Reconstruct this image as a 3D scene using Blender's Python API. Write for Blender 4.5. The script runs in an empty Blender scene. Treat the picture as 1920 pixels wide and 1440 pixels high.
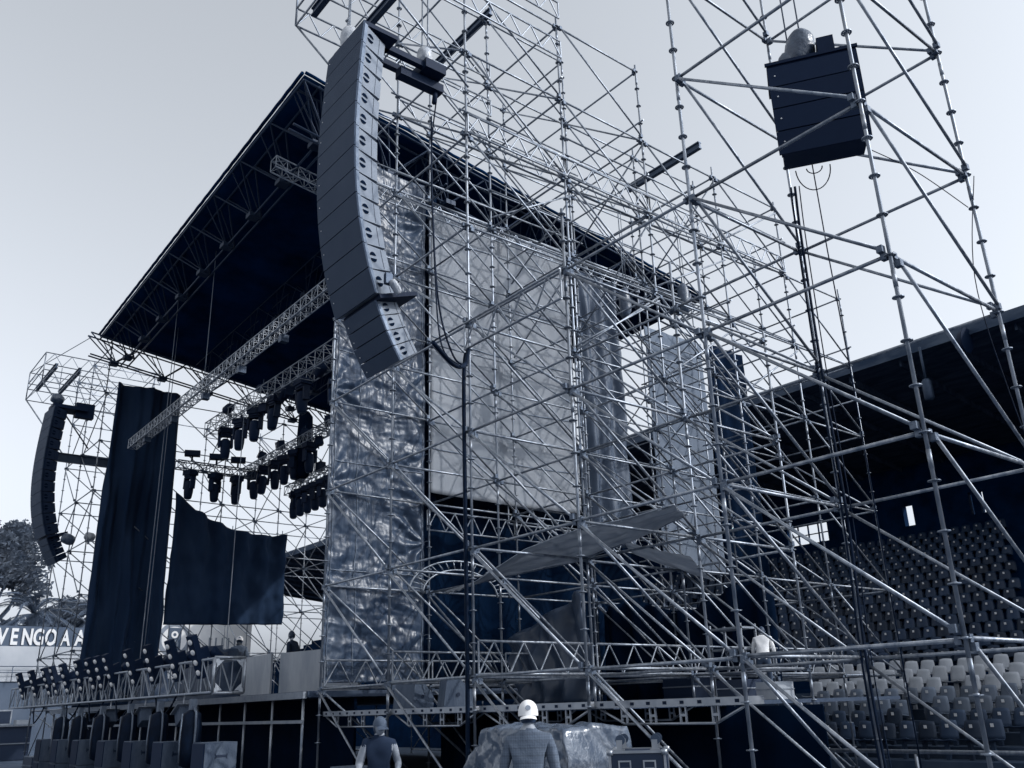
import bpy, bmesh, math, random
from mathutils import Vector, Matrix, noise as mnoise
random.seed(7)
sc = bpy.context.scene
col = sc.collection

# ------------------------------------------------------------------ camera
cam = bpy.data.cameras.new("camera")
cam.sensor_fit = 'HORIZONTAL'; cam.sensor_width = 36.0
cam.lens = 1673.08 / 1920.0 * 36.0
cam.clip_end = 2000.0
cam_o = bpy.data.objects.new("camera", cam); col.objects.link(cam_o)
PITCH, ROLL, YAW, EYE = 0.34875, -0.0318, 0.88635, 1.65
_F = Vector((-math.sin(YAW) * math.cos(PITCH), math.cos(YAW) * math.cos(PITCH), math.sin(PITCH)))
_R = Vector((math.cos(YAW), math.sin(YAW), 0)); _U = _R.cross(_F)
_R2 = math.cos(ROLL) * _R + math.sin(ROLL) * _U
_U2 = -math.sin(ROLL) * _R + math.cos(ROLL) * _U
_m = Matrix((_R2, _U2, -_F)).transposed().to_4x4(); _m.translation = Vector((0, 0, EYE))
cam_o.matrix_world = _m
sc.camera = cam_o

# ------------------------------------------------------------------ sky and sun
SUN_DIR = Vector((0.66, 0.50, 0.54)).normalized()
world = bpy.data.worlds.new("World"); sc.world = world; world.use_nodes = True
nt = world.node_tree; nt.nodes.clear()
wo = nt.nodes.new('ShaderNodeOutputWorld'); bg = nt.nodes.new('ShaderNodeBackground')
sky = nt.nodes.new('ShaderNodeTexSky'); sky.sky_type = 'NISHITA'; sky.sun_disc = False
sky.sun_elevation = math.asin(SUN_DIR.z)
sky.sun_rotation = math.atan2(SUN_DIR.x, SUN_DIR.y)
sky.air_density = 2.5; sky.dust_density = 4.0; sky.ozone_density = 1.0
bw = nt.nodes.new('ShaderNodeRGBToBW')
pw = nt.nodes.new('ShaderNodeMath'); pw.operation = 'POWER'; pw.inputs[1].default_value = 0.92
ml = nt.nodes.new('ShaderNodeMath'); ml.operation = 'MULTIPLY'; ml.inputs[1].default_value = 2.76
tint = nt.nodes.new('ShaderNodeMix'); tint.data_type = 'RGBA'; tint.blend_type = 'MULTIPLY'
tint.inputs[0].default_value = 1.0; tint.inputs[7].default_value = (0.90, 0.97, 1.075, 1)
nt.links.new(sky.outputs[0], bw.inputs[0]); nt.links.new(bw.outputs[0], pw.inputs[0])
nt.links.new(pw.outputs[0], ml.inputs[0]); nt.links.new(ml.outputs[0], tint.inputs[6])
nt.links.new(tint.outputs[2], bg.inputs[0]); bg.inputs[1].default_value = 0.1
nt.links.new(bg.outputs[0], wo.inputs[0])

sun = bpy.data.lights.new("sun", 'SUN'); sun.energy = 2.2; sun.angle = math.radians(0.6)
sun.color = (1.0, 0.985, 0.965)
sun_o = bpy.data.objects.new("sun", sun); col.objects.link(sun_o)
sun_o.location = (20, -10, 40)
sun_o.rotation_euler = SUN_DIR.to_track_quat('Z', 'Y').to_euler()

sc.view_settings.view_transform = 'Standard'; sc.view_settings.look = 'None'
sc.view_settings.exposure = 0.0; sc.view_settings.gamma = 1.0
sc.view_settings.use_curve_mapping = False
sc.cycles.max_bounces = 5; sc.cycles.diffuse_bounces = 3; sc.cycles.glossy_bounces = 2
sc.cycles.transmission_bounces = 3; sc.cycles.transparent_max_bounces = 6

# ------------------------------------------------------------------ materials
def s2l(c):
    c /= 255.0
    return c / 12.92 if c <= 0.04045 else ((c + 0.055) / 1.055) ** 2.4
LO, HI = (5, 23, 48), (244, 241, 238)
def tone(v):
    if v < 0: return (.0012 * -v, .0105 * -v, .033 * -v, 1.0)
    g = max(0.0, min(1.0, v)) ** (1 / 2.2)
    return tuple(s2l(a + (b - a) * g) for a, b in zip(LO, HI)) + (1.0,)
MATS = {}
def mat(name, v, rough=0.6, metal=0.0, vary=0.25, scale=3.0, stretch=(1, 1, 1), bump=0.0,
        bscale=40.0, spec=0.4, trans=0.0, rvary=0.0, detail=4.0, v2=None, randv=0.0):
    if name in MATS: return MATS[name]
    m = bpy.data.materials.new(name); m.use_nodes = True
    n = m.node_tree; b = n.nodes['Principled BSDF']
    b.inputs['Roughness'].default_value = rough; b.inputs['Metallic'].default_value = metal
    b.inputs['Specular IOR Level'].default_value = spec
    g = n.nodes.new('ShaderNodeNewGeometry'); mp = n.nodes.new('ShaderNodeMapping')
    mp.inputs['Scale'].default_value = stretch
    n.links.new(g.outputs['Position'], mp.inputs['Vector'])
    nz = n.nodes.new('ShaderNodeTexNoise'); nz.inputs['Scale'].default_value = scale
    nz.inputs['Detail'].default_value = detail; nz.inputs['Roughness'].default_value = 0.62
    n.links.new(mp.outputs[0], nz.inputs['Vector'])
    rp = n.nodes.new('ShaderNodeValToRGB')
    rp.color_ramp.elements[0].position = 0.32; rp.color_ramp.elements[1].position = 0.68
    rp.color_ramp.elements[0].color = tone(v * (1 - vary)); rp.color_ramp.elements[1].color = tone(v2 if v2 else v * (1 + vary))
    n.links.new(nz.outputs['Fac'], rp.inputs['Fac'])
    cout = rp.outputs[0]
    if randv:
        oi = n.nodes.new('ShaderNodeObjectInfo')
        mr = n.nodes.new('ShaderNodeMapRange'); mr.inputs['To Min'].default_value = 1 - randv; mr.inputs['To Max'].default_value = 1 + randv
        n.links.new(oi.outputs['Random'], mr.inputs['Value'])
        mm = n.nodes.new('ShaderNodeMix'); mm.data_type = 'RGBA'; mm.blend_type = 'MULTIPLY'; mm.inputs[0].default_value = 1.0
        n.links.new(cout, mm.inputs[6]); n.links.new(mr.outputs[0], mm.inputs[7]); cout = mm.outputs[2]
    n.links.new(cout, b.inputs['Base Color'])
    if rvary:
        r2 = n.nodes.new('ShaderNodeMapRange'); r2.inputs['To Min'].default_value = rough - rvary; r2.inputs['To Max'].default_value = rough + rvary
        n.links.new(nz.outputs['Fac'], r2.inputs['Value']); n.links.new(r2.outputs[0], b.inputs['Roughness'])
    if bump:
        nb = n.nodes.new('ShaderNodeTexNoise'); nb.inputs['Scale'].default_value = bscale; nb.inputs['Detail'].default_value = 5
        n.links.new(mp.outputs[0], nb.inputs['Vector'])
        bp = n.nodes.new('ShaderNodeBump'); bp.inputs['Strength'].default_value = bump; bp.inputs['Distance'].default_value = 0.03
        n.links.new(nb.outputs['Fac'], bp.inputs['Height']); n.links.new(bp.outputs[0], b.inputs['Normal'])
    if trans:
        o = n.nodes['Material Output']; t = n.nodes.new('ShaderNodeBsdfTranslucent'); mx = n.nodes.new('ShaderNodeMixShader')
        mx.inputs[0].default_value = trans
        n.links.new(cout, t.inputs['Color'])
        n.links.new(b.outputs[0], mx.inputs[1]); n.links.new(t.outputs[0], mx.inputs[2]); n.links.new(mx.outputs[0], o.inputs['Surface'])
    MATS[name] = m
    return m
M_STEEL = mat('galvanised_steel', 0.27, 0.46, 0.70, 0.5, 11, (1, 1, .3), rvary=0.15, randv=0.18, detail=6)
M_STEELB = mat('worn_steel', 0.20, 0.5, 0.6, 0.5, 14, (1, 1, 1), rvary=0.15, randv=0.2, detail=8)
M_NODE = mat('cast_node', 0.10, 0.6, 0.4, 0.5, 14, spec=0.3)
M_ALU = mat('aluminium', 0.36, 0.38, 0.7, 0.15, 6, rvary=0.1, randv=0.08)
M_ALUD = mat('dull_aluminium', 0.27, 0.5, 0.5, 0.2, 6, randv=0.15)
M_DARKST = mat('dark_steel', 0.035, 0.5, 0.4, 0.3, 6)
M_BLACK = mat('black_plastic', 0.0006, 0.65, 0, 0.3, 8, randv=0.2, spec=0.15)
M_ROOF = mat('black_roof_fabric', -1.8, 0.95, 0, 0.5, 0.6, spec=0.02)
M_DRAPE = mat('black_mesh_drape', 0.007, 0.95, 0, 0.55, 0.9, (1, 1, .35), spec=0.1)
M_BCLOTH = mat('black_cloth', -0.6, 0.95, 0, 0.3, 1.2, spec=0.05)
M_GRILLE = mat('speaker_grille', 0.026, 0.75, 0, 0.18, 1.6, bump=0.35, bscale=160, spec=0.3)
M_CAB = mat('speaker_cabinet', 0.15, 0.55, 0, 0.22, 2.2, spec=0.4)
M_CABD = mat('dark_speaker_cabinet', 0.002, 0.6, 0, 0.3, 2.2, spec=0.2)
M_RAIL = mat('rigging_rail', 0.09, 0.45, 0.5, 0.4, 9)
M_SILVER = mat('silver_tarpaulin', 0.018, 0.36, 0.0, 0.25, 0.8, (1, 1, .5), bump=0.12, bscale=14, spec=0.42, rvary=0.08, v2=0.04)
M_SCRIM = mat('pale_scrim', 0.36, 0.9, 0, 0.16, 0.5, spec=0.1, trans=0.25)
M_CREASE = mat('creased_dark_sheet', 0.05, 0.55, 0, 0.5, 1.2, (1, 1, .3), bump=0.3, bscale=7, spec=0.4)
M_GREYSH = mat('grey_sheet', 0.14, 0.85, 0, 0.15, .6, spec=0.1)
M_CANOPY = mat('canopy_fabric', 0.32, 0.8, 0, 0.2, 1.2, (1, 4, 1), spec=0.2, trans=0.6)
M_PLASTIC = mat('plastic_wrap', 0.42, 0.25, 0, 0.5, 6, spec=0.6, bump=0.4, bscale=25)
M_WRAPD = mat('dark_plastic_wrap', 0.05, 0.3, 0, 0.7, 9, spec=0.6, bump=0.4, bscale=25)
M_FOIL = mat('clear_foil_sheet', 0.06, 0.2, 0.0, 0.5, 3, spec=0.75, bump=0.3, bscale=12, v2=0.13)
M_PLY = mat('pale_board', 0.34, 0.8, 0, 0.25, 2.0, (1, 1, .3))
M_DECK = mat('deck_plywood', 0.02, 0.7, 0, 0.4, 4)
M_SUBS = mat('worn_sub_cabinet', 0.05, 0.7, 0, 0.45, 5, (1, 1, .3), bump=0.2, bscale=30)
M_LENS = mat('lamp_lens', 0.85, 0.2, 0, 0.1, 3)
M_GROUND = mat('ground', 0.075, 0.95, 0, 0.35, 0.7, spec=0.1, bump=0.3, bscale=6)
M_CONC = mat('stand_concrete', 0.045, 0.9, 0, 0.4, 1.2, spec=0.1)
M_CONCD = mat('shaded_concrete', -1.6, 0.95, 0, 0.4, 1.2, spec=0.05)  # deep shade of the covered stand is put into this concrete colour
M_SROOF = mat('stand_roof_sheet', 0.06, 0.8, 0, 0.6, 2.2, (.35, 1.6, 1), spec=0.1, bump=0.4, bscale=8)
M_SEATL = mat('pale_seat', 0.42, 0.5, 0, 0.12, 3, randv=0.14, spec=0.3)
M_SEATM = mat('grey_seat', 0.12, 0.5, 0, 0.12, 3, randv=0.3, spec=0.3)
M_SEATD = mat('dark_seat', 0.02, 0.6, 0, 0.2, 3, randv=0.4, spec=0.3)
M_SEATU = mat('shaded_navy_seat', 0.009, 0.5, 0, 0.2, 3, randv=0.4, spec=0.3)  # dark seat colour, lowered further to carry the upper stand's deep shade
M_WHITE = mat('white_paint', 0.72, 0.7, 0, 0.08, 1.2)
M_WALLG = mat('grey_wall', 0.075, 0.9, 0, 0.2, 0.5)
M_WALLB = mat('blue_band', 0.055, 0.8, 0, 0.2, 0.5)
M_LEAF = mat('foliage', 0.13, 0.7, 0, 0.5, 0.6, randv=0.0, spec=0.3, trans=0.25)
M_PALM = mat('palm_frond', 0.06, 0.55, 0, 0.4, 0.6, spec=0.4, trans=0.15)
M_BARK = mat('bark', 0.06, 0.9, 0, 0.4, 3)
M_CABLE = mat('black_cable', -0.7, 0.7, 0, 0.3, 5, spec=0.12)
M_DRUM = mat('black_drum', -0.6, 0.7, 0, 0.3, 5, spec=0.15)
M_ROPE = mat('pale_rope', 0.16, 0.8, 0, 0.2, 5)
M_SKIN = mat('skin', 0.30, 0.55, 0, 0.1, 6)
M_CAPW = mat('white_cap_cloth', 0.82, 0.8, 0, 0.04, 8)
M_CAPG = mat('grey_cap_cloth', 0.06, 0.8, 0, 0.2, 8)
M_SHIRT = mat('checked_shirt', 0.10, 0.9, 0, 0.2, 6, bump=0.4, bscale=12)
def add_checks(m):
    n = m.node_tree; b = n.nodes['Principled BSDF']; src = b.inputs['Base Color'].links[0].from_socket
    g = n.nodes.new('ShaderNodeTexCoord'); mp = n.nodes.new('ShaderNodeMapping'); n.links.new(g.outputs['Object'], mp.inputs[0]); last = src
    for ax, sc_ in (('X', 14.0), ('Z', 14.0), ('Z', 5.0)):
        w = n.nodes.new('ShaderNodeTexWave'); w.bands_direction = ax; w.inputs['Scale'].default_value = sc_; w.inputs['Distortion'].default_value = .6
        rp = n.nodes.new('ShaderNodeValToRGB'); rp.color_ramp.elements[0].position = .12; rp.color_ramp.elements[0].color = (.84, .84, .84, 1); rp.color_ramp.elements[1].position = .3; rp.color_ramp.elements[1].color = (1, 1, 1, 1)
        mx = n.nodes.new('ShaderNodeMix'); mx.data_type = 'RGBA'; mx.blend_type = 'MULTIPLY'; mx.inputs[0].default_value = 1
        n.links.new(mp.outputs[0], w.inputs['Vector']); n.links.new(w.outputs['Fac'], rp.inputs[0]); n.links.new(last, mx.inputs[6]); n.links.new(rp.outputs[0], mx.inputs[7]); last = mx.outputs[2]
    n.links.new(last, b.inputs['Base Color'])
add_checks(M_SHIRT)
M_SHIRTD = mat('dark_shirt', 0.003, 0.9, 0, 0.4, 7)
M_SHIRTW = mat('white_shirt', 0.75, 0.8, 0, 0.06, 7)
M_SHIRTG = mat('grey_shirt', 0.10, 0.9, 0, 0.15, 7)
M_TROUS = mat('dark_trousers', 0.03, 0.9, 0, 0.2, 7)
M_HAIR = mat('dark_hair', 0.012, 0.6, 0, 0.2, 20)
M_EMBL = mat('emblem_grey', 0.20, 0.8, 0, 0.1, 3)
M_CASE = mat('road_case_panel', 0.045, 0.5, 0, 0.25, 4)
M_RTR = mat('dark_roof_truss', 0.008, 0.6, 0.2, 0.3, 5)
M_BAR = mat('dull_bar', 0.12, 0.55, 0.4, 0.3, 5)
M_CASED = mat('dark_case_panel', 0.002, 0.5, 0, 0.3, 4)

# ------------------------------------------------------------------ helpers
ORG = {}
def V(*a): return Vector(a)
def props(o, label=None, cat=None, group=None, kind=None):
    if label: o['label'] = label
    if cat: o['category'] = cat
    if group: o['group'] = group
    if kind: o['kind'] = kind
    return o
def empty(name, loc, label=None, cat=None, group=None, kind=None):
    o = bpy.data.objects.new(name, None); col.objects.link(o); o.location = loc
    o.empty_display_size = 0.2
    ORG[o] = Vector(loc)
    return props(o, label, cat, group, kind)
def link(name, me, parent=None, loc=None, rot=None, scale=None):
    """an object from shared mesh data; loc in world coordinates"""
    o = bpy.data.objects.new(name, me); col.objects.link(o)
    w = Vector(loc) if loc is not None else Vector((0, 0, 0))
    if parent is not None:
        o.parent = parent; o.location = w - ORG[parent]
    else: o.location = w
    ORG[o] = w
    if rot is not None: o.rotation_euler = rot
    if scale is not None: o.scale = scale
    return o
class MB:
    def __init__(s): s.v = []; s.f = []; s.mi = []; s.sm = []; s.cur = 0
    def quadbox(s, c8, smooth=False):
        b = len(s.v); s.v += [tuple(p) for p in c8]
        for q in ((0, 3, 2, 1), (4, 5, 6, 7), (0, 1, 5, 4), (1, 2, 6, 5), (2, 3, 7, 6), (3, 0, 4, 7)):
            s.f.append(tuple(b + i for i in q)); s.mi.append(s.cur); s.sm.append(smooth)
    def box(s, lo, hi, R=None, o=None):
        x0, y0, z0 = lo; x1, y1, z1 = hi
        c = [V(x0, y0, z0), V(x1, y0, z0), V(x1, y1, z0), V(x0, y1, z0), V(x0, y0, z1), V(x1, y0, z1), V(x1, y1, z1), V(x0, y1, z1)]
        if R is not None: c = [R @ p for p in c]
        if o is not None: c = [p + Vector(o) for p in c]
        s.quadbox(c)
    def ring(s, c, r, ax, n, ref=None):
        ax = Vector(ax).normalized()
        u = ax.orthogonal().normalized() if ref is None else (Vector(ref) - ax * ax.dot(Vector(ref))).normalized()
        w = ax.cross(u); b = len(s.v)
        for i in range(n):
            a = 2 * math.pi * i / n
            s.v.append(tuple(Vector(c) + r * (math.cos(a) * u + math.sin(a) * w)))
        return b
    def face(s, idx, smooth=False): s.f.append(tuple(idx)); s.mi.append(s.cur); s.sm.append(smooth)
    def tube(s, p, q, r, n=8, caps=True, r2=None):
        p, q = Vector(p), Vector(q); ax = q - p
        if ax.length < 1e-6: return
        a = s.ring(p, r, ax, n); b = s.ring(q, r if r2 is None else r2, ax, n)
        for i in range(n): s.face((a + i, a + (i + 1) % n, b + (i + 1) % n, b + i), True)
        if caps:
            s.face([a + i for i in reversed(range(n))]); s.face([b + i for i in range(n)])
    def path(s, pts, r, n=6, rs=None):
        pts = [Vector(p) for p in pts]; prev = None
        for k, p in enumerate(pts):
            d = (pts[min(k + 1, len(pts) - 1)] - pts[max(k - 1, 0)])
            rr = r if rs is None else rs[k]
            ref = V(0.31, 0.22, 0.93) if abs(d.normalized().dot(V(0.31, 0.22, 0.93).normalized())) < .93 else V(1, -.3, 0)
            b = s.ring(p, rr, d, n, ref)
            if prev is not None:
                for i in range(n): s.face((prev + i, prev + (i + 1) % n, b + (i + 1) % n, b + i), True)
            else: s.face([b + i for i in reversed(range(n))])
            prev = b
        s.face([prev + i for i in range(n)])
    def lathe(s, prof, o=(0, 0, 0), n=16, R=None):
        """prof: (r, z) list, round local z"""
        o = Vector(o); rows = []
        for r, z in prof:
            b = len(s.v); rows.append(b)
            for i in range(n):
                a = 2 * math.pi * i / n; p = V(r * math.cos(a), r * math.sin(a), z)
                if R is not None: p = R @ p
                s.v.append(tuple(p + o))
        for a, b in zip(rows, rows[1:]):
            for i in range(n): s.face((a + i, a + (i + 1) % n, b + (i + 1) % n, b + i), True)
        s.face([rows[0] + i for i in reversed(range(n))]); s.face([rows[-1] + i for i in range(n)])
    def grid(s, fn, nu, nv, smooth=True):
        b = len(s.v)
        for j in range(nv + 1):
            for i in range(nu + 1): s.v.append(tuple(fn(i / nu, j / nv)))
        for j in range(nv):
            for i in range(nu):
                a = b + j * (nu + 1) + i; s.face((a, a + 1, a + nu + 2, a + nu + 1), smooth)
    def mesh(s, name, mats, org=(0, 0, 0)):
        me = bpy.data.meshes.new(name); o = Vector(org)
        me.from_pydata([tuple(Vector(p) - o) for p in s.v], [], s.f)
        for m in (mats if isinstance(mats, (list, tuple)) else [mats]): me.materials.append(m)
        me.polygons.foreach_set('material_index', s.mi); me.polygons.foreach_set('use_smooth', s.sm)
        me.update(); return me
    def build(s, name, mats, parent=None, org=None):
        w = Vector(org) if org is not None else (ORG[parent] if parent is not None else Vector((0, 0, 0)))
        return link(name, s.mesh(name, mats, w), parent, w)
def thin(mb, t):
    """give a sheet in mb thickness along its vertex normals"""
    me = bpy.data.meshes.new('tmp'); me.from_pydata(mb.v, [], mb.f); me.update()
    ns = [v.normal.copy() for v in me.vertices]; n = len(mb.v)
    from collections import Counter
    ec = Counter()
    for f in mb.f:
        for a, b in zip(f, f[1:] + f[:1]): ec[(a, b)] += 1
    mb.v += [tuple(Vector(p) - nn * t) for p, nn in zip(mb.v, ns)]
    of = list(mb.f)
    for f in of: mb.f.append(tuple(i + n for i in reversed(f))); mb.mi.append(0); mb.sm.append(True)
    for (a, b) in list(ec):
        if (b, a) not in ec: mb.f.append((b, a, a + n, b + n)); mb.mi.append(0); mb.sm.append(False)
    bpy.data.meshes.remove(me)
    return mb
def fbm(x, y, z=0.0, o=3): return mnoise.fractal(V(x, y, z), 0.9, 2.1, o)
def text_mesh(txt, size, extrude, bold=0.0):
    c = bpy.data.curves.new('txt', 'FONT'); c.body = txt; c.size = size; c.extrude = extrude; c.offset = bold
    o = bpy.data.objects.new('txt', c); col.objects.link(o)
    dg = bpy.context.evaluated_depsgraph_get()
    me = bpy.data.meshes.new_from_object(o.evaluated_get(dg))
    bpy.data.objects.remove(o); bpy.data.curves.remove(c)
    return me

# ------------------------------------------------------------------ setting
g = MB(); g.box((-500, -120, -0.3), (200, 400, 0.0)); props(g.build('ground', M_GROUND), kind='structure')
# ------------------------------------------------------------------ scaffold system
B = 2.57
X = [-4.09 - B * i for i in range(8)]
Y = [8.68 + B * j for j in range(8)]
Z = lambda k: 0.14 + 2.0 * k
RT = 0.0228
def mesh_ledger():
    m = MB(); m.tube((0.03, 0, 0), (B - 0.03, 0, 0), RT, 8)
    for x in (0.03, B - 0.095):
        m.cur = 1; m.box((x, -0.034, -0.04), (x + 0.065, 0.034, 0.036)); m.cur = 0
    return m.mesh('ledger', [M_STEEL, M_NODE])
def mesh_diag():
    m = MB(); p, q = V(0.07, -0.055, 1.93), V(B - 0.07, -0.055, 0.07); d = (q - p).normalized()
    m.tube(p, q, RT * 0.94, 8)
    m.cur = 1
    for c in (p, q): m.box(c + V(-0.035, -0.02, -0.04), c + V(0.035, 0.055, 0.04))
    return m.mesh('diagonal_brace', [M_STEEL, M_NODE])
def mesh_diag_mirror():
    m = MB(); p, q = V(0.07, 0.055, 0.07), V(B - 0.07, 0.055, 1.93)
    m.tube(p, q, RT * 0.94, 8); return m.mesh('diagonal_brace', M_STEEL)
def mesh_rosette():
    m = MB(); n = 14
    a = m.ring((0, 0, -0.005), 0.064, (0, 0, 1), n); b = m.ring((0, 0, 0.005), 0.064, (0, 0, 1), n)
    c = m.ring((0, 0, -0.005), 0.044, (0, 0, 1), n); d = m.ring((0, 0, 0.005), 0.044, (0, 0, 1), n)
    for i in range(n):
        j = (i + 1) % n
        m.face((a + i, a + j, b + j, b + i)); m.face((d + i, d + j, c + j, c + i))
        m.face((b + i, b + j, d + j, d + i)); m.face((c + i, c + j, a + j, a + i))
    for k in range(4):
        R = Matrix.Rotation(k * math.pi / 4, 3, 'Z'); m.box((-0.05, -0.008, -0.0045), (0.05, 0.008, 0.0045), R)
    m.tube((0, 0, -0.014), (0, 0, 0.014), 0.031, 10)
    return m.mesh('rosette', M_STEELB)
ME_LED, ME_DIA, ME_DIAM, ME_ROS = mesh_ledger(), mesh_diag(), mesh_diag_mirror(), mesh_rosette()
def add_rosette(m, z):
    m.tube((0, 0, z - 0.006), (0, 0, z + 0.006), 0.06, 10)
STD = {}
def standard(parent, x, y, z0, z1, single):
    key = (round(z0, 2), round(z1, 2), single)
    if key not in STD:
        m = MB(); m.tube((0, 0, 0.0), (0, 0, z1 - z0), RT, 10)
        if z0 < 0.1: m.box((-0.08, -0.08, 0.0), (0.08, 0.08, 0.012)); 
        k = 0
        while Z(k) < z1:
            zz = Z(k) - 0.38 - z0
            if 0.1 < zz < z1 - z0 - .3: m.tube((0, 0, zz), (0, 0, zz + 0.2), RT * 1.13, 10)
            k += 1
        if not single:
            h = 0.14
            while h < z1 - 0.03:
                if h > z0 + 0.05: add_rosette(m, h - z0)
                h += 0.5
        STD[key] = m.mesh('standard', M_STEEL)
    o = link('standard', STD[key], parent, (x, y, z0))
    if single:
        h = 0.14
        while h < z1 - 0.03:
            if h > z0 + 0.05: link('rosette', ME_ROS, o, (x, y, h), (0, 0, random.random()))
            h += 0.5
    return o
def wob(): return random.uniform(-.004, .004)
def led_x(parent, x, y, z): link('ledger', ME_LED, parent, (x, y, z + random.uniform(-.02, .008)), (0, wob(), wob()))
def led_y(parent, x, y, z): link('ledger', ME_LED, parent, (x, y, z + random.uniform(-.02, .008)), (wob(), wob(), math.pi / 2 + wob()))
def dia_x(parent, x, y, z, mir=False): link('diagonal_brace', ME_DIAM if mir else ME_DIA, parent, (x, y, z + random.uniform(-.03, .03)), (0, wob() * 2, wob()))
def dia_y(parent, x, y, z): link('diagonal_brace', ME_DIA, parent, (x, y, z + random.uniform(-.03, .03)), (wob() * 2, 0, math.pi / 2 + wob()))
def lattice(parent, p, q, depth=0.45, name='lattice_girder', m=None, r=0.022):
    p, q = Vector(p), Vector(q); mb = MB(); L = (q - p).length; d = (q - p) / L; up = V(0, 0, depth)
    mb.tube(p, q, r, 7); mb.tube(p + up, q + up, r, 7)
    n = max(2, round(L / (depth * 1.25)))
    for i in range(n):
        a, c, b = p + d * L * (i / n), p + d * L * ((i + .5) / n) + up, p + d * L * ((i + 1) / n)
        mb.tube(a, c, r * .7, 5, False); mb.tube(c, b, r * .7, 5, False)
    mb.tube(p, p + up, r * .8, 6, False); mb.tube(q, q + up, r * .8, 6, False)
    return mb.build(name, m or M_STEEL, parent)
def truss(parent, p, q, w, side, m=M_ALU, name='truss', r=0.028, bays=None, name_b=None):
    """box truss of square section w from p to q (lower edge), side = unit vector across"""
    p, q, side = Vector(p), Vector(q), Vector(side) * w; up = V(0, 0, w); mb = MB()
    L = (q - p).length; d = (q - p) / L
    cs = [V(0, 0, 0), side, side + up, up]
    for c in cs: mb.tube(p + c, q + c, r, 7)
    n = bays or max(2, round(L / w))
    for i in range(n + 1):
        a = p + d * L * i / n
        for c0, c1 in zip(cs, cs[1:] + cs[:1]):
            mb.tube(a + c0, a + c1, r * .62, 5, False)
            if i < n:
                b = a + d * L / n
                (mb.tube(a + c0, b + c1, r * .62, 5, False) if i % 2 else mb.tube(a + c1, b + c0, r * .62, 5, False))
    return mb.build(name, m, parent)

# --- the hanging-speaker tower beside the camera
tw = empty('scaffold_tower', (X[0], Y[0], 0), 'tall square scaffold tower nearest the camera with a speaker hung inside', 'scaffold')
for j in (0, 1):
    for i in (0, 1): standard(tw, X[i], Y[j], 0.0, 16.4, True)
for k in range(0, 9):
    for j in (0, 1):
        led_x(tw, X[1], Y[j], Z(k))
        if k < 8: dia_x(tw, X[1], Y[j], Z(k))
    for i in (0, 1):
        led_y(tw, X[i], Y[0], Z(k))
        if k < 8: dia_y(tw, X[i], Y[0], Z(k))

# --- right wing
rw = empty('wing_scaffold', (X[3], Y[0], 0), 'big many-bay scaffold carrying the large speaker column beside the stage', 'scaffold', 'scaffolds built around the stage')
TOP = {2: [4.55, 4.45, 4.1, 0, 0, 0], 3: [8.3, 8.15, 8.1, 7.15, 7.1, 6.15], 4: [9.3, 9.2, 9.1, 8.15, 8.1, 7.2], 5: [9.3, 9.2, 9.1, 8.1, 8.1, 7.1]}
RW = {}
for i in TOP:
    for j, t in enumerate(TOP[i]):
        if t: RW[i, j] = t; standard(rw, X[i], Y[j], 1.0 if j == 5 else 0.0, Z(t) if t < 8.2 else Z(t), j <= 1)
def kmax(a, b): return int(math.floor(min(RW.get(a, -1), RW.get(b, -1))))
random.seed(3)
for (i, j) in sorted(RW):
    if (i - 1, j) in RW or (i == 2 and j < 2):
        other = (i - 1, j)
        kk = kmax((i, j), other) if other in RW else 4
        for k in range(1 if j == 5 else 0, kk + 1):
            if j == 1 and i == 2 and k == 1: pass
            led_x(rw, X[i], Y[j], Z(k))
            if k < kk: dia_x(rw, X[i], Y[j], Z(k))
    if (i, j + 1) in RW:
        kk = kmax((i, j), (i, j + 1))
        for k in range(1 if j == 4 else 0, kk + 1):
            led_y(rw, X[i], Y[j], Z(k))
            if k < kk: dia_y(rw, X[i], Y[j], Z(k))
def rail_y(x, y0, y1, z):
    mb = MB(); mb.tube((x, y0, z), (x, y1, z), .021, 7); mb.build('guard_rail', M_STEEL, rw)
def rail_x(x0, x1, y, z):
    mb = MB(); mb.tube((x0, y, z), (x1, y, z), .021, 7); mb.build('guard_rail', M_STEEL, rw)
for (i, ks) in ((3, (6,)), (4, (6, 7)), (5, (7,))):
    for k in ks:
        rail_y(X[i] + .05, Y[0] - .2, Y[2] + .3, Z(k) + .5); rail_y(X[i] + .05, Y[1] - .1, Y[4] + .2, Z(k) + 1.0)
for (j, ks) in ((1, (7,)), (2, (6, 7)), (3, (5, 6)), (4, (4, 5, 6)), (5, (4, 5))):
    for k in ks: rail_x(X[5] - .1, X[3] + .15, Y[j] - .05, Z(k) + 1.0 - .5 * (k % 2))
random.seed(5)
for q in range(14):      # loose-fixed raking tubes
    i, j, k = random.choice((3, 4)), random.choice((2, 3, 4)), random.choice((4, 5, 6))
    a = V(X[i + 1] + .05, Y[j] + .06, Z(k) + random.uniform(0, .4)); b = V(X[i] - .05, Y[j] + .06, Z(k + 1) - random.uniform(0, .4))
    if q % 2: a, b = V(X[i] + .07, Y[j - 1], Z(k) + random.uniform(0, .5)), V(X[i] + .07, Y[j], Z(k + 1) - random.uniform(0, .5))
    mb = MB(); mb.tube(a, b, .021, 7); mb.build('raking_tube', M_STEEL, rw)
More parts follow.
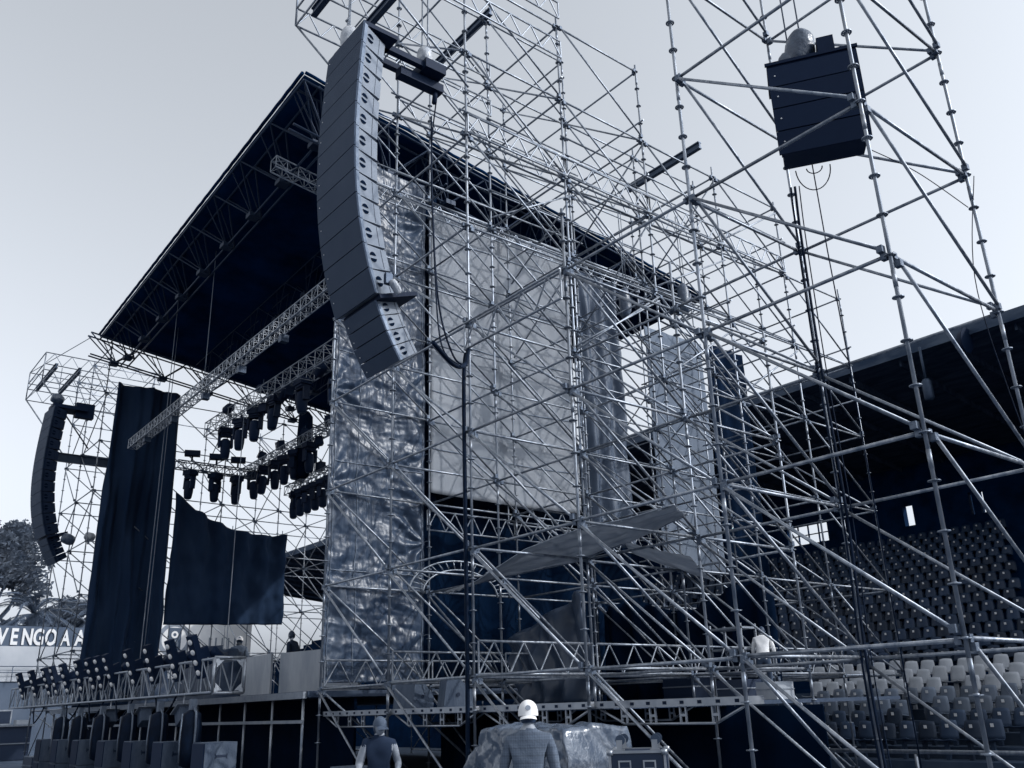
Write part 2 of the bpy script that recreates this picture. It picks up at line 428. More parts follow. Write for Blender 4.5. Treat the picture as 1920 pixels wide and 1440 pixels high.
# lattice girders in the wing
for j in range(0, 5): lattice(rw, (X[4] + .05, Y[j], Z(7) - .02), (X[4] + .05, Y[j + 1], Z(7) - .02), 0.42)
for j in range(0, 4): lattice(rw, (X[5] + .07, Y[j], Z(7) - .5), (X[5] + .07, Y[j + 1], Z(7) - .5), 0.42)
for j in range(0, 4): lattice(rw, (X[3] + .06, Y[j], Z(6) + .04), (X[3] + .06, Y[j + 1], Z(6) + .04), 0.42)
for j in range(0, 4): lattice(rw, (X[3] + .06, Y[j] + .05, 2.17), (X[3] + .06, Y[j + 1] - .05, 2.17), 0.5)
for i in (4, 5):
    for j in range(0, 2): lattice(rw, (X[i] + .06, Y[j] + .05, 2.17), (X[i] + .06, Y[j + 1] - .05, 2.17), 0.5)
for j in (1, 2, 3): lattice(rw, (X[5] - .08, Y[j], 5.55), (X[5] - .08, Y[j + 1], 5.55), 0.45)
for j in (2, 3): lattice(rw, (X[5] - .3, Y[j], 5.98), (X[5] - .3, Y[j + 1], 5.98), 0.45)
lattice(rw, (X[3], Y[0] - .1, 7.62), (X[2], Y[0] - .1, 7.62), 0.5)
# cantilevered girders over the hanging speaker column
for xx in (X[3] + .1, X[4] + .1):
    for zz in (15.2, 16.3): lattice(rw, (xx, 6.12, zz), (xx, Y[1], zz), 0.45)
    mb = MB(); mb.tube((xx, 6.12, 15.2), (xx, 6.12, 16.75), 0.024, 7); mb.tube((xx, 6.14, 15.2), (xx, Y[0], 13.2), 0.024, 7); mb.build('strut', M_STEEL, rw)
mb = MB()
for zz in (15.2, 15.65, 16.3, 16.75): mb.tube((X[4] + .1, 6.12, zz), (X[3] + .1, 6.12, zz), 0.022, 7)
mb.build('outer_rail', M_STEEL, rw)
def ibeam(parent, p, q, w=0.12, h=0.2, name='timber_beam', m=M_DARKST):
    p, q = Vector(p), Vector(q); d = (q - p).normalized(); s = d.cross(V(0, 0, 1)).normalized(); mb = MB()
    R = Matrix((d, s, V(0, 0, 1))).transposed(); L = (q - p).length
    mb.box((0, -w / 2, 0), (L, w / 2, .035), R, p); mb.box((0, -w / 2, h - .035), (L, w / 2, h), R, p); mb.box((0.004, -w * .22, .035), (L - .004, w * .22, h - .035), R, p)
    return mb.build(name, m, parent)
ibeam(rw, (-17.1, 11.2, 18.16), (-14.1, 11.2, 18.16))
ibeam(rw, (-13.6, 6.2, 14.98), (-10.9, 6.2, 14.98)); ibeam(rw, (-13.8, 7.25, 14.98), (-10.9, 7.25, 14.98))
ibeam(rw, (-14.7, 16.45, 15.2), (-12.1, 16.45, 15.2))
bundle_spots = ((-14.2, 15.4, 11.3, .15, .8), (-14.4, 18.0, 12.2, .17, .9))
# steel deck planks with lattice undersides along the front row
def deck_plank(parent, x0, x1, y, z, name='deck_plank'):
    mb = MB(); mb.box((x0, y, z - .045), (x1, y + .32, z + .045))
    n = 9; L = x1 - x0
    mb.cur = 1
    for t in range(n): mb.box((x0 + L * (t + .4) / n, y - .004, z - .018), (x0 + L * (t + .62) / n, y - .0005, z + .02))
    mb.cur = 0
    for yy in (y + .05,):
        mb.tube((x0 + .05, yy, z - .05), (x0 + .5, yy, z - .24), .017, 6); mb.tube((x0 + .5, yy, z - .24), (x1 - .5, yy, z - .24), .017, 6); mb.tube((x1 - .5, yy, z - .24), (x1 - .05, yy, z - .05), .017, 6)
        for t in range(4):
            xc = x0 + .5 + (L - 1) * t / 3
            mb.box((xc - .055, yy - .012, z - .235), (xc - .035, yy + .012, z - .046)); mb.box((xc + .035, yy - .012, z - .235), (xc + .055, yy + .012, z - .046))
            mb.box((xc - .035, yy - .012, z - .16), (xc + .035, yy + .012, z - .13))
    return mb.build(name, [M_ALU, M_BLACK], parent)
for i in (5, 4, 3, 2):
    deck_plank(rw, X[i] + .04, X[i - 1] - .04, Y[0] + .06, 1.66)
for i in (5, 4, 3):
    deck_plank(rw, X[i] + .04, X[i - 1] - .04, Y[1] - .4, 1.66)
mb = MB(); mb.box((X[5], Y[0] + .45, 1.60), (X[2], 16.6, 1.66)); mb.build('wing_deck', M_DECK, rw)

# --- left wing
lw = empty('wing_scaffold', (-36.6, Y[0], 0), 'far scaffold behind the tall black drape, carrying the small dark speaker column', 'scaffold', 'scaffolds built around the stage')
XL = [-36.6 - B * i for i in range(3)]
LT = {0: [8.1, 7.1, 7.1, 7.1, 7.1, 7.1], 1: [8.1, 8.1, 7.1, 7.1, 7.1, 6.1], 2: [8.1, 8.1, 5.1, 5.1, 5.1, 5.1]}
for i in LT:
    for j in range(6): standard(lw, XL[i], Y[j], 0, Z(LT[i][j]), False)
for i in LT:
    for j in range(6):
        if i + 1 in LT:
            kk = int(min(LT[i][j], LT[i + 1][j]))
            for k in range(kk + 1):
                led_x(lw, XL[i + 1], Y[j], Z(k))
                if k < kk: dia_x(lw, XL[i + 1], Y[j], Z(k), (j + k) % 2 == 0)
        if j < 5:
            kk = int(min(LT[i][j], LT[i][j + 1]))
            for k in range(kk + 1):
                led_y(lw, XL[i], Y[j], Z(k))
                if k < kk: dia_y(lw, XL[i], Y[j], Z(k))
for xx in (-38.3, -41.2):
    for zz in (14.75, 15.5): lattice(lw, (xx, 6.6, zz), (xx, Y[1], zz), 0.5)
    mb = MB(); mb.tube((xx, 6.62, 14.75), (xx, Y[0], 12.2), 0.03, 7); mb.tube((xx, 6.6, 14.75), (xx, 6.6, 16), .024, 7); mb.build('strut', M_STEEL, lw)
mb = MB()
for zz in (14.75, 15.25, 15.5, 16.0): mb.tube((-41.2, 6.6, zz), (-38.3, 6.6, zz), .022, 7)
mb.tube((-41.2, 6.6, 16.0), (-37.0, 8.0, 16.6), .018, 6)
mb.build('outer_rail', M_STEEL, lw)
ibeam(lw, (-41.5, 7.0, 15.3), (-38, 7.0, 15.3)); ibeam(lw, (-41.5, 7.9, 15.3), (-38, 7.9, 15.3))
ibeam(lw, (-39, 7.6, 11.7), (-39, 10.4, 11.7), .2, .35)

# --- rear stage scaffold wall (far upstage)
bw_ = empty('rear_scaffold', (-27, 22.2, 0), 'thin scaffold wall closing the rear of the stage', 'scaffold')
xs = [-19.5 - B * i for i in range(7)]
for i, x in enumerate(xs):
    standard(bw_, x, 22.3, 0, 13.0, False)
    if i:
        for k in range(0, 7):
            led_x(bw_, x, 22.3, Z(k))
            if k < 6: dia_x(bw_, x, 22.3, Z(k), (i + k) % 2 == 0)

# ------------------------------------------------------------------ stage and roof
st = empty('stage', (-27, 9, 0), 'long raised black concert stage with aluminium edge frame', 'stage')
mb = MB(); mb.box((-37.4, 8.5, 1.98), (-17.1, 22.0, 2.1)); mb.build('deck', M_DECK, st)
mb = MB(); mb.box((-37.4, 8.42, 1.96), (-17.15, 8.495, 2.09)); mb.box((-37.4, 8.40, 1.50), (-17.15, 8.46, 1.56)); mb.build('edge_frame', M_ALUD, st)
for i in range(15):
    x = -37.2 + i * 1.42
    mb = MB(); mb.tube((x, 8.52, 0), (x, 8.52, 1.955), .03, 8); mb.build('leg', M_STEEL, st)
mb = MB(); mb.box((-37.4, 9.6, 0.0), (-17.2, 9.66, 1.96)); mb.build('shade_panel', M_BCLOTH, st)  # black panel added to stand in for the darkness under the stage
# black sheet added as shade below the wing deck, and the drape behind it
bk = MB()
bk.grid(lambda u, v: V(-17.0 + 9.4 * u, 11.6 + .1 * math.sin(u * 60) * (1 - v * .5), 0.02 + 1.56 * v), 80, 3)
props(thin(bk, .01).build('under_deck_shade', M_BCLOTH), 'black sheet added as shade below the side deck', 'cloth')
bk = MB()
bk.grid(lambda u, v: V(-16.9 + 5.2 * u, 16.5 + .12 * math.sin(u * 44 + v), 1.68 + (2.2 + .2 * math.sin(u * 9)) * v), 70, 4)
props(thin(bk, .01).build('backstage_drape', M_BCLOTH), 'black drape closing the back of the tented side area', 'drape')

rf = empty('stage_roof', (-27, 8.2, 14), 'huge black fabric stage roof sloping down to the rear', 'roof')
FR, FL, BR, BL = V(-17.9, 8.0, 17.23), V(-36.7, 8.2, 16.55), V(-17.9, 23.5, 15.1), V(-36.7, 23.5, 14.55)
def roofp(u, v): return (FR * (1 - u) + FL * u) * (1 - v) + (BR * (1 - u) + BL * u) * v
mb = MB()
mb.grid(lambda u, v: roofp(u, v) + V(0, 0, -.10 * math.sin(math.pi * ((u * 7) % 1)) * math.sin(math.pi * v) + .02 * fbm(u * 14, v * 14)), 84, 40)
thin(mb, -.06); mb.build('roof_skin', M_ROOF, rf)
mb = MB()   # rolled and laced edges
mb.path([roofp(0, v) + V(.06, 0, .03 + .012 * math.sin(v * 160)) for v in [i / 60 for i in range(61)]], .05, 6)
mb.path([roofp(u, 0) + V(0, -.05, .04 + .012 * math.sin(u * 160)) for u in [i / 60 for i in range(61)]], .05, 6)
mb.path([roofp(1, v) + V(-.05, 0, .03) for v in [i / 30 for i in range(31)]], .04, 6)
mb.build('laced_edge', M_ROOF, rf)
def edge_truss(p, q, drop, n, name, inn=V(0, 0, 0), m=M_RTR, r=.034):
    mb = MB(); lo = V(0, 0, -drop) + inn; a0, a1 = p + V(0, 0, -.16), q + V(0, 0, -.16)
    for off in (V(0, 0, 0), inn.normalized() * .45 if inn.length else V(0, .4, 0)):
        mb.tube(a0 + off, a1 + off, r, 6); mb.tube(a0 + lo + off * .6, a1 + lo + off * .6, r, 6)
        for i in range(n):
            A, C, Bq = a0.lerp(a1, i / n), a0.lerp(a1, (i + .5) / n) + lo, a0.lerp(a1, (i + 1) / n)
            mb.tube(A + off, C + off * .6, r * .8, 5, False); mb.tube(C + off * .6, Bq + off, r * .8, 5, False)
            mb.tube(a0.lerp(a1, (i + .3) / n) + off, C + off * .6, r * .6, 5, False)
    for i in range(n):
        C = a0.lerp(a1, (i + .5) / n) + lo; mb.box(C - V(.16, .16, .07), C + V(.16, .16, .07))
    return mb.build(name, m, rf)
edge_truss(FL.lerp(BL, -.03), BL, 1.05, 8, 'side_truss', V(.5, 0, 0))
edge_truss(FR, BR, 1.05, 8, 'side_truss', V(-.5, 0, 0), M_RTR)
edge_truss(FR, FL, 1.0, 9, 'front_truss', V(0, .9, 0), M_RTR)
for t in (.25, .5, .75): edge_truss(roofp(0, t), roofp(1, t), .9, 8, 'cross_truss', V(0, .3, 0), M_RTR, .022)
truss(rf, (-20.4, 8.3, 15.75), (-20.4, 19.0, 14.3), .34, (1, 0, 0), M_ALUD, 'inner_truss', .022)
# posts that carry the roof, hidden behind the wings' drapes
for (x, y) in ((-18.4, 21.5), (-36.2, 21.5)):
    zt = 16.9 - (y - 8) * .14 - .9
    mb = MB()
    for dx, dy in ((0, 0), (.3, 0), (.3, .3), (0, .3)): mb.tube((x + dx, y + dy, 2.1), (x + dx, y + dy, zt - .8), .025, 6)
    n = int((zt - 2.9) / .5)
    for i in range(n):
        z0 = 2.1 + i * .5
        mb.tube((x, y, z0), (x + .3, y, z0 + .5), .013, 5, False); mb.tube((x + .3, y, z0), (x + .3, y + .3, z0 + .5), .013, 5, False); mb.tube((x, y, z0 + .5), (x, y + .3, z0), .013, 5, False)
    mb.build('roof_tower', M_DARKST, rf)

# ------------------------------------------------------------------ drapes, scrims, tarpaulins
def sheet(name, mt, fn, nu, nv, label, cat, t=.012):
    mb = MB(); mb.grid(fn, nu, nv); thin(mb, t); return props(mb.build(name, mt), label, cat)
TIES = [(yy, 2.3 + 2.05 * k + (.9 if yy > 1 else 0)) for k in range(6) for yy in (0.0, 2.42)]
def silver(u, v):
    y = 2.42 * u; z = 12.4 * v; e = min(y, 2.42 - y); d = 0.0
    for (ty, tz) in TIES:
        dy, dz = y - ty, z + 2.25 - tz; rr = math.hypot(dy, dz)
        if rr < 1.6: d += .10 * min(rr, .5) * math.exp(-rr / .6) * math.sin(math.atan2(dz, abs(dy) + .02) * (6 + 2.5 * math.sin(tz * 7 + ty)) + ty + tz * 3 + 2.5 * fbm(y * 1.3, z * 1.3, tz)) * (.9 + 1.6 * abs(math.sin(tz * 5.3 + ty)))
    m1 = .5 + .5 * fbm(y * .8 + 5, z * .35, 2); m2 = 1 - m1
    d += .09 * fbm(y * .8, z * .45, 1) + .10 * m1 * abs(fbm(y * .9 + z * .7, z * 2.6, 7)) + .045 * m2 * abs(fbm(y * 5, z * .8, 4)) + .012 * fbm(y * 7 + z * 2, z * 4, 9)
    d *= min(1, e * 3 + .3)
    return V(-17.03 - d, 8.76 + y + .03 * fbm(z * 2, u), 2.25 + z)
tarp_o = sheet('silver_tarpaulin', M_SILVER, silver, 110, 420, 'crumpled shiny dark silver tarpaulin stretched up the stage-side scaffold bay', 'tarpaulin')
for u_ in (.03, .27, .64, .97):
    mb = MB(); mb.grid(lambda a, v: silver(u_ + .010 * a, .01 + .98 * v) + V(.010, 0, 0), 1, 240); thin(mb, .003); mb.build('seam', mat('tarp_seam', .10, .5, 0, .3, 3), tarp_o)
for v_ in (.18, .37, .58, .79):
    mb = MB(); mb.grid(lambda u, a: silver(.03 + .94 * u, v_ + .0022 * a) + V(.012, 0, 0), 60, 1); thin(mb, .003); mb.build('seam', mat('tarp_seam', .10, .5, 0, .3, 3), tarp_o)
for (ty, tz) in TIES:
    mb = MB(); yy = 8.80 if ty < 1 else 11.16; mb.path([V(-17.06, yy, tz), V(-17.0, yy + (-.06 if ty < 1 else .05), tz + .03), V(-16.92, 8.70 if ty < 1 else 11.24, tz + .02), V(-16.9, 8.69 if ty < 1 else 11.25, tz - .22)], .009, 5); mb.build('tie', M_ROPE, tarp_o)
def scrim(u, v):
    y = 11.42 + 4.8 * u; z = 6.47 + 7.6 * v
    d = .10 * math.sin(u * math.pi) * math.sin(v * math.pi) + .035 * fbm(u * 4, v * 3) + .018 * fbm(u * 12 + v * 7, v * 12)
    return V(-17.12 - d, y, z - .05 * math.sin(u * math.pi) * (1 - v))
so_ = sheet('projection_scrim', M_SCRIM, scrim, 50, 60, 'large flat pale scrim hung inside the scaffold behind the speaker column', 'scrim')
for v_ in (.14, .33, .52, .71, .9):
    mb = MB(); mb.grid(lambda u, w: scrim(.004 + .992 * u, v_ + .004 * w + .002 * math.sin(u * 7 + v_ * 40)) + V(.016, 0, 0), 40, 1); thin(mb, .004); ORG.setdefault(so_, Vector((0, 0, 0))); mb.build('seam', mat('scrim_seam', .17, .9, 0, .2, 1.0, spec=.1), so_)
def side_shade(u, v): return V(-17.75 + .1 * math.sin(u * 50), 10.6 + 8.4 * u, 2.12 + 4.6 * v)
sheet('side_shade_sheet', M_BCLOTH, side_shade, 60, 4, 'black sheet added to darken the stage side below the pale scrim', 'drape')  # added sheet that keeps the space behind the lattice girders dark
def stripblack(u, v): return V(-17.32 + .04 * math.sin(u * 9), 10.95 + .75 * u, 6.3 + 8.3 * v)
sheet('black_strip', M_BCLOTH, stripblack, 8, 10, 'narrow black cloth strip between the silver tarpaulin and pale scrim', 'drape')
def crease(u, v):
    y = 16.45 + 1.75 * u; z = 5.7 + 8.1 * v
    d = .10 * math.sin(u * 19 + 1.5 * fbm(u, v * 3)) + .12 * fbm(u * 5, v * 4, 3)
    return V(-17.12 - d, y, z)
sheet('creased_sheet', M_CREASE, crease, 40, 60, 'dark creased plastic sheet hung right of the pale scrim', 'sheet')
def pale2(u, v):
    return V(-17.1 - .05 * fbm(u * 4, v * 5) - .04 * math.sin(u * math.pi), 19.3 + 2.7 * u, 5.2 + 7.5 * v)
sheet('rear_sheet', M_GREYSH, pale2, 30, 40, 'plain grey sheet hung at the rear of the wing scaffold', 'sheet')
def dark2(u, v):
    return V(-17.1 - .06 * math.sin(u * 16) - .05 * fbm(u * 3, v * 5), 22.15 + 2.0 * u, 4.6 + 8.2 * v)
sheet('rear_drape', M_BCLOTH, dark2, 30, 30, 'black drape at the far rear corner beside the grey sheet', 'drape')
def drape(u, v):
    y = 9.0 + 2.6 * u; z = 2.15 + 12.4 * v
    d = (.26 * math.sin(u * 17 + 3.0 * fbm(u * 1.5, v * 1.6)) + .08 * math.sin(u * 41 + 2 * fbm(u * 3, v * 2, 5)) + .24 * fbm(u * 2.4, v * 3.2, 3)) * (.45 + .55 * (1 - v))
    return V(-36.3 + d, y + .16 * fbm(v * 3, 3) * (1 - v) - .12 * (1 - v) * (1 - 2 * u), z)
sheet('side_drape', M_DRAPE, drape, 110, 80, 'tall black mesh drape hanging at the far side of the stage', 'drape')
def bcloth(u, v):
    y = 11.75 + 4.9 * u
    top = 10.4 - 1.9 * math.sin(u * math.pi * .5) ** .8 + .55 * u * u; z = 5.1 + .15 * u + (top - 5.1 - .15 * u) * v
    return V(-36.22 + .16 * fbm(u * 5, v * 3, 2) + .14 * math.sin(u * 34 + 2 * fbm(u * 4, v * 2)) * (.4 + .6 * v), y, z)
sheet('back_cloth', M_DRAPE, bcloth, 100, 40, 'black cloth with a sagging upper edge beyond the tall drape', 'drape')
def column_cloth(u, v):
    return V(-33.0 + .12 * math.sin(u * 9), 15.6 + .5 * u, 2.1 + 9.0 * v)
# canopy tarpaulin
A0 = [V(-16.33, 11.2, 4.07), V(-14.08, 11.2, 4.13), V(-11.97, 11.2, 4.13), V(-10.55, 11.2, 4.3), V(-9.33, 11.2, 4.52)]
A1 = [V(-13.7, 10.0, 3.83), V(-12.03, 10.0, 4.26), V(-10.65, 10.0, 4.38), V(-9.49, 10.0, 4.36), V(-8.57, 10.0, 4.40)]
def pl(P, u):
    t = u * (len(P) - 1); i = min(int(t), len(P) - 2); return P[i].lerp(P[i + 1], t - i)
cn = empty('canopy', (-12, 10.5, 3.6), 'pale tarpaulin canopy slung between poles over the side deck', 'canopy')
mb = MB(); mb.grid(lambda u, v: pl(A0, u).lerp(pl(A1, u), v) + V(0, 0, -.05 * math.sin(v * math.pi) + .015 * math.sin(u * 3 + v * 26 + 3 * fbm(u * 3, v)) + .03 * fbm(u * 9, v * 3, 2)), 110, 40); thin(mb, .008); mb.build('fabric', M_CANOPY, cn)
mb = MB(); mb.path([pl(A0, t / 16) for t in range(17)], .016, 6); mb.path([pl(A1, t / 16) for t in range(17)], .012, 6); mb.build('edge_rope', M_STEEL, cn)
RF = [V(-13.1, 13.9, 4.62), V(-12.4, 13.9, 4.32), V(-11.7, 13.9, 4.05), V(-11.1, 13.9, 3.83)]
mb = MB(); mb.grid(lambda u, v: pl(RF, u) + V(.55 * v * (1 - .6 * u), -.9 * v, (.12 + .25 * u) * v - .05 * math.sin(v * 3.1)), 14, 8); thin(mb, .008); mb.build('rear_flap', M_CANOPY, cn)
mb = MB(); mb.grid(lambda u, v: V(-15.0 + 2.45 * u + .12 * math.sin(v * 5), 11.95 + .10 * math.sin(u * 24 + v * 9 * (1 - u)) + .12 * fbm(u * 6, v * 3), 1.7 + (1.25 + .8 * u) * v), 70, 20); thin(mb, .008)
props(mb.build('draped_cover', mat('dark_cover', .03, .4, 0, .6, 2, (1, 1, .3), spec=.5)), 'dark draped cover sheet hanging below the canopy', 'sheet')

# ------------------------------------------------------------------ line arrays
def cabinet(arr, name, R, o, w, h, d, mats, wr=0.62, grille_split=True, handle=True, bolts=True):
    """one wedge cabinet; local x width, y depth (front -y), z up, o = front top centre"""
    mg, mc, mr = mats; hb = h * .90; wb = w * wr; c = Vector(o)
    def T(x, y, z): return c + R @ V(x, y, z)
    g_ = .008
    m = MB(); a, b_ = w / 2 - .05, wb / 2
    m.quadbox([T(-a, .012, -h + g_), T(a, .012, -h + g_), T(b_, d, -hb), T(-b_, d, -hb), T(-a, .012, -g_ * .4), T(a, .012, -g_ * .4), T(b_, d, -(h - hb)), T(-b_, d, -(h - hb))])
    o_ = m.build(name, mc, arr, T(0, 0, 0))
    gm = MB(); gm.quadbox([T(-w / 2, -.02, -h + g_), T(w / 2, -.02, -h + g_), T(w / 2, .011, -h + g_), T(-w / 2, .011, -h + g_), T(-w / 2, -.02, -g_), T(w / 2, -.02, -g_), T(w / 2, .011, -g_), T(-w / 2, .011, -g_)])
    gm.build('grille', mg, o_)
    for s in (-1, 1):
        sd = (V(b_ * s, d, 0) - V(a * s, 0, 0)).normalized(); nn = V(-sd.y, sd.x, 0) * (-s); nn = nn if nn.x * s > 0 else -nn
        base = V(a * s, .012, 0)
        def S(t, z, off): p = base + sd * t + nn * off; return T(p.x, p.y, z)
        rm = MB()      # rigging rail strip next to the grille
        rm.quadbox([S(.012, -h + g_, -.01), S(.085, -h + g_, -.01), S(.085, -h + g_, .022), S(.012, -h + g_, .022), S(.012, -g_, -.01), S(.085, -g_, -.01), S(.085, -g_, .022), S(.012, -g_, .022)])
        rm.build('rigging_rail', mr, o_)
        if handle and s > 0:
            hm = MB(); n = 12; cx, cz, rr = .20, -h * .48, min(.078, h * .24)
            for half in (0, 1):
                ang = [math.pi * half + math.pi * (.06 + .88 * i / n) for i in range(n + 1)]
                ctr = S(cx, cz, .004)
                bb = len(hm.v)
                for q in ang: hm.v.append(tuple(S(cx + rr * math.cos(q), cz + rr * math.sin(q) + (.012 if half == 0 else -.012), .007)))
                hm.face([bb + i for i in range(n + 1)])
            hm.build('handle_hole', M_BCLOTH, o_)
            lm = MB(); lm.quadbox([S(.43, -h * .88, -.004), S(.436, -h * .88, -.004), S(.436, -h * .88, .003), S(.43, -h * .88, .003), S(.43, -h * .1, -.004), S(.436, -h * .1, -.004), S(.436, -h * .1, .003), S(.43, -h * .1, .003)])
            lm.build('seam', M_CASED, o_)
    if bolts:
        bm = MB(); bm.lathe([(.011, 0), (.011, .006), (.004, .01)], T(-w / 2 + .09, -.021, -.16), 8, R @ Matrix.Rotation(math.pi / 2, 3, 'X')); bm.build('badge', M_LENS, o_)
    return o_
def line_array(name, x0, y0, z0, yaw, tilts, dv, label, mats, w=1.3):
    arr = empty(name, (x0 - w / 2, y0, z0), label, 'speaker', 'hanging speaker columns')
    Rz = Matrix.Rotation(yaw, 3, 'Z')
    p = V(x0 - w / 2, y0, z0); h = .434
    for t in tilts:
        R = Rz @ Matrix.Rotation(t, 3, 'X')
        cabinet(arr, 'cabinet', R, p, w, h, .56, mats)
        p = p + R @ V(0, 0, -h)
    hs = .262; p = p + Rz @ V(0.02, .06, -.05)
    t = tilts[-1]
    # lower bumper
    R = Rz @ Matrix.Rotation(t, 3, 'X')
    mb = MB(); mb.box((-.55, .02, -.02), (.62, .75, .05), R, p); mb.build('bumper', M_BLACK, arr)
    for k in range(dv):
        t = t + math.radians(3.2); R = Rz @ Matrix.Rotation(t, 3, 'X')
        cabinet(arr, 'small_cabinet', R, p, 1.02, hs, .50, mats, .7, bolts=True)
        p = p + R @ V(0, 0, -hs)
    return arr, p
TIL = [math.radians(a) for a in (-4.3, -4.0, -3.3, -2.3, -.9, .8, 2.9, 5.4, 8.3, 11.5, 15.0, 19.0)]
# tilt t about x: positive rotates face downwards (front normal -y goes to -z)
pa, pend = line_array('line_array', -11.11, 6.02, 12.99, 0.0, TIL, 4, 'large grey column of stacked speakers hung from the near scaffold', (M_GRILLE, M_CAB, M_RAIL))
mb = MB()   # flying frame
mb.box((-12.3, 6.05, 13.0), (-11.2, 6.75, 13.09)); mb.box((-11.98, 6.1, 13.0), (-11.86, 7.9, 13.12)); mb.box((-11.62, 6.1, 13.0), (-11.5, 7.9, 13.12)); mb.box((-12.05, 7.5, 12.96), (-11.42, 7.95, 13.16))
mb.box((-11.85, 7.1, 12.75), (-11.65, 8.05, 12.93)); mb.tube((-11.75, 7.95, 13.0), (-11.75, 7.9, 12.5), .05, 6)
mb.build('flying_frame', M_BLACK, pa)
mb = MB()
for xx, yy in ((-11.75, 7.62), (-11.68, 7.70), (-12.1, 6.25), (-12.16, 6.25)):
    mb.tube((xx, yy, 13.1), (xx, yy, 14.98), .014, 6)
mb.build('hoist_chain', M_STEELB, pa)
def bundle(parent, c, r, h, m, name, R=None, seed=0):
    mb = MB(); n = 22
    def f(u, v):
        a = u * 2 * math.pi; t = v * math.pi
        rr = r * (math.sin(t) ** .55) * (1 + .12 * fbm(math.cos(a) * 2 + seed, math.sin(a) * 2, v * 4))
        p = V(rr * math.cos(a), rr * math.sin(a), -h / 2 * math.cos(t))
        if R is not None: p = R @ p
        return Vector(c) + p
    mb.grid(f, n, 14); return mb.build(name, m, parent)
bundle(pa, (-12.15, 6.28, 13.42), .17, .55, M_PLASTIC, 'wrapped_hoist')
bundle(pa, (-11.7, 7.65, 13.42), .15, .4, M_PLASTIC, 'wrapped_hoist', None, 4)
mb = MB(); mb.box((-11.10, 6.5, 8.02), (-11.02, 6.62, 8.2)); mb.build('pulley_block', M_DARKST, pa)
bundle(pa, (-11.0, 6.66, 7.98), .07, .26, M_PLASTIC, 'cable_roll', Matrix.Rotation(.6, 3, 'X'), 2)
pal, _ = line_array('line_array', -37.3, 7.0, 13.5, 0.06, TIL, 4, 'small dark column of stacked speakers at the far side of the stage', (M_GRILLE, M_CABD, M_BLACK))
mb = MB(); mb.box((-38.3, 7.0, 13.52), (-37.5, 8.3, 13.66)); mb.box((-38.0, 7.9, 13.3), (-37.7, 8.6, 13.9)); mb.build('flying_frame', M_BLACK, pal)
mb = MB()
for yy in (7.2, 7.9): mb.tube((-37.9, yy, 13.6), (-37.9, yy, 15.3), .016, 6)
mb.build('hoist_chain', M_STEELB, pal)
bundle(pal, (-37.9, 7.2, 13.95), .22, .5, M_WRAPD, 'wrapped_hoist', Matrix.Rotation(1.3, 3, 'X'), 5)
bundle(pal, (-36.9, 8.1, 8.2), .2, .5, M_WRAPD, 'wrapped_hoist', Matrix.Rotation(1.3, 3, 'X'), 6)
bundle(pal, (-37.1, 8.9, 8.4), .17, .4, M_PLASTIC, 'wrapped_hoist', Matrix.Rotation(1.3, 3, 'X'), 8)

for q_, (bx_, by_, bz_, br_, bh_) in enumerate(bundle_spots):
    hh = empty('covered_hoist', (bx_, by_, bz_), ['dark plastic-covered chain hoist hanging inside the wing scaffold', 'second dark plastic-covered hoist hanging farther back in the wing scaffold'][q_], 'hoist')
    bundle(hh, (bx_, by_, bz_), br_, bh_, M_WRAPD, 'cover', None, 11 + q_)
    mb = MB(); mb.tube((bx_, by_, bz_ + bh_ * .4), (bx_, by_, bz_ + 2.6), .014, 6); mb.tube((bx_ + .08, by_, bz_ + bh_ * .4), (bx_ + .08, by_, bz_ + 2.6), .01, 6); mb.build('chain', M_STEELB, hh)
# speaker hung in the near tower
yw = math.radians(33)
sb = empty('hung_speaker', (-5.2, 9.6, 9.7), 'dark block of four speaker cabinets hung high inside the near tower', 'speaker')
Rz = Matrix.Rotation(yw, 3, 'Z'); p = V(-5.02, 9.49, 9.78)
for k in range(4):
    t = math.radians(-2 + 4 * k); R = Rz @ Matrix.Rotation(t, 3, 'X')
    cabinet(sb, 'cabinet', R, p, 1.16, .335, .62, (M_BLACK, M_CABD, M_BLACK), .9)
    p = p + R @ V(0, 0, -.335)
mb = MB(); o = V(-5.02, 9.49, 9.78)
mb.box((-.58, .0, .01), (.58, .7, .07), Rz, o); mb.box((.12, .12, .07), (.34, .5, .42), Rz, o); mb.box((-.6, -.03, .03), (.6, .0, .075), Rz, o); mb.build('flying_frame', M_BLACK, sb)
bundle(sb, o + Rz @ V(-.10, .3, .40), .2, .62, M_WRAPD, 'wrapped_hoist', Matrix.Rotation(.25, 3, 'Y'), 3)
bundle(sb, o + Rz @ V(-.27, .3, .22), .14, .36, M_WRAPD, 'wrapped_hoist', None, 9)
mb = MB()
for dx in (-.24, -.06):
    q = o + Rz @ V(dx, .3, .5); mb.tube(q, q + V(0, 0, 6.2), .011, 6)
mb.build('hoist_chain', M_STEELB, sb)
mb = MB(); q = o + Rz @ V(-.18, .35, -1.5)
mb.path([q + Rz @ V(.22 * math.cos(a) , 0, -.34 * math.sin(a)) + V(0, 0, .05) for a in [math.pi * i / 16 for i in range(17)]], .008, 6)
mb.path([q + Rz @ V(.10 * math.cos(a) + .02, 0, -.05 - .09 * math.sin(a)) + V(0, 0, .1) for a in [math.pi * i / 12 for i in range(13)]], .008, 6)
mb.path([q + V(0, 0, .1), q + V(.01, 0, -1.2), q + V(.02, .05, -3), q + V(.03, .1, -8.2)], .008, 6)
mb.build('hanging_cable', M_CABLE, sb)

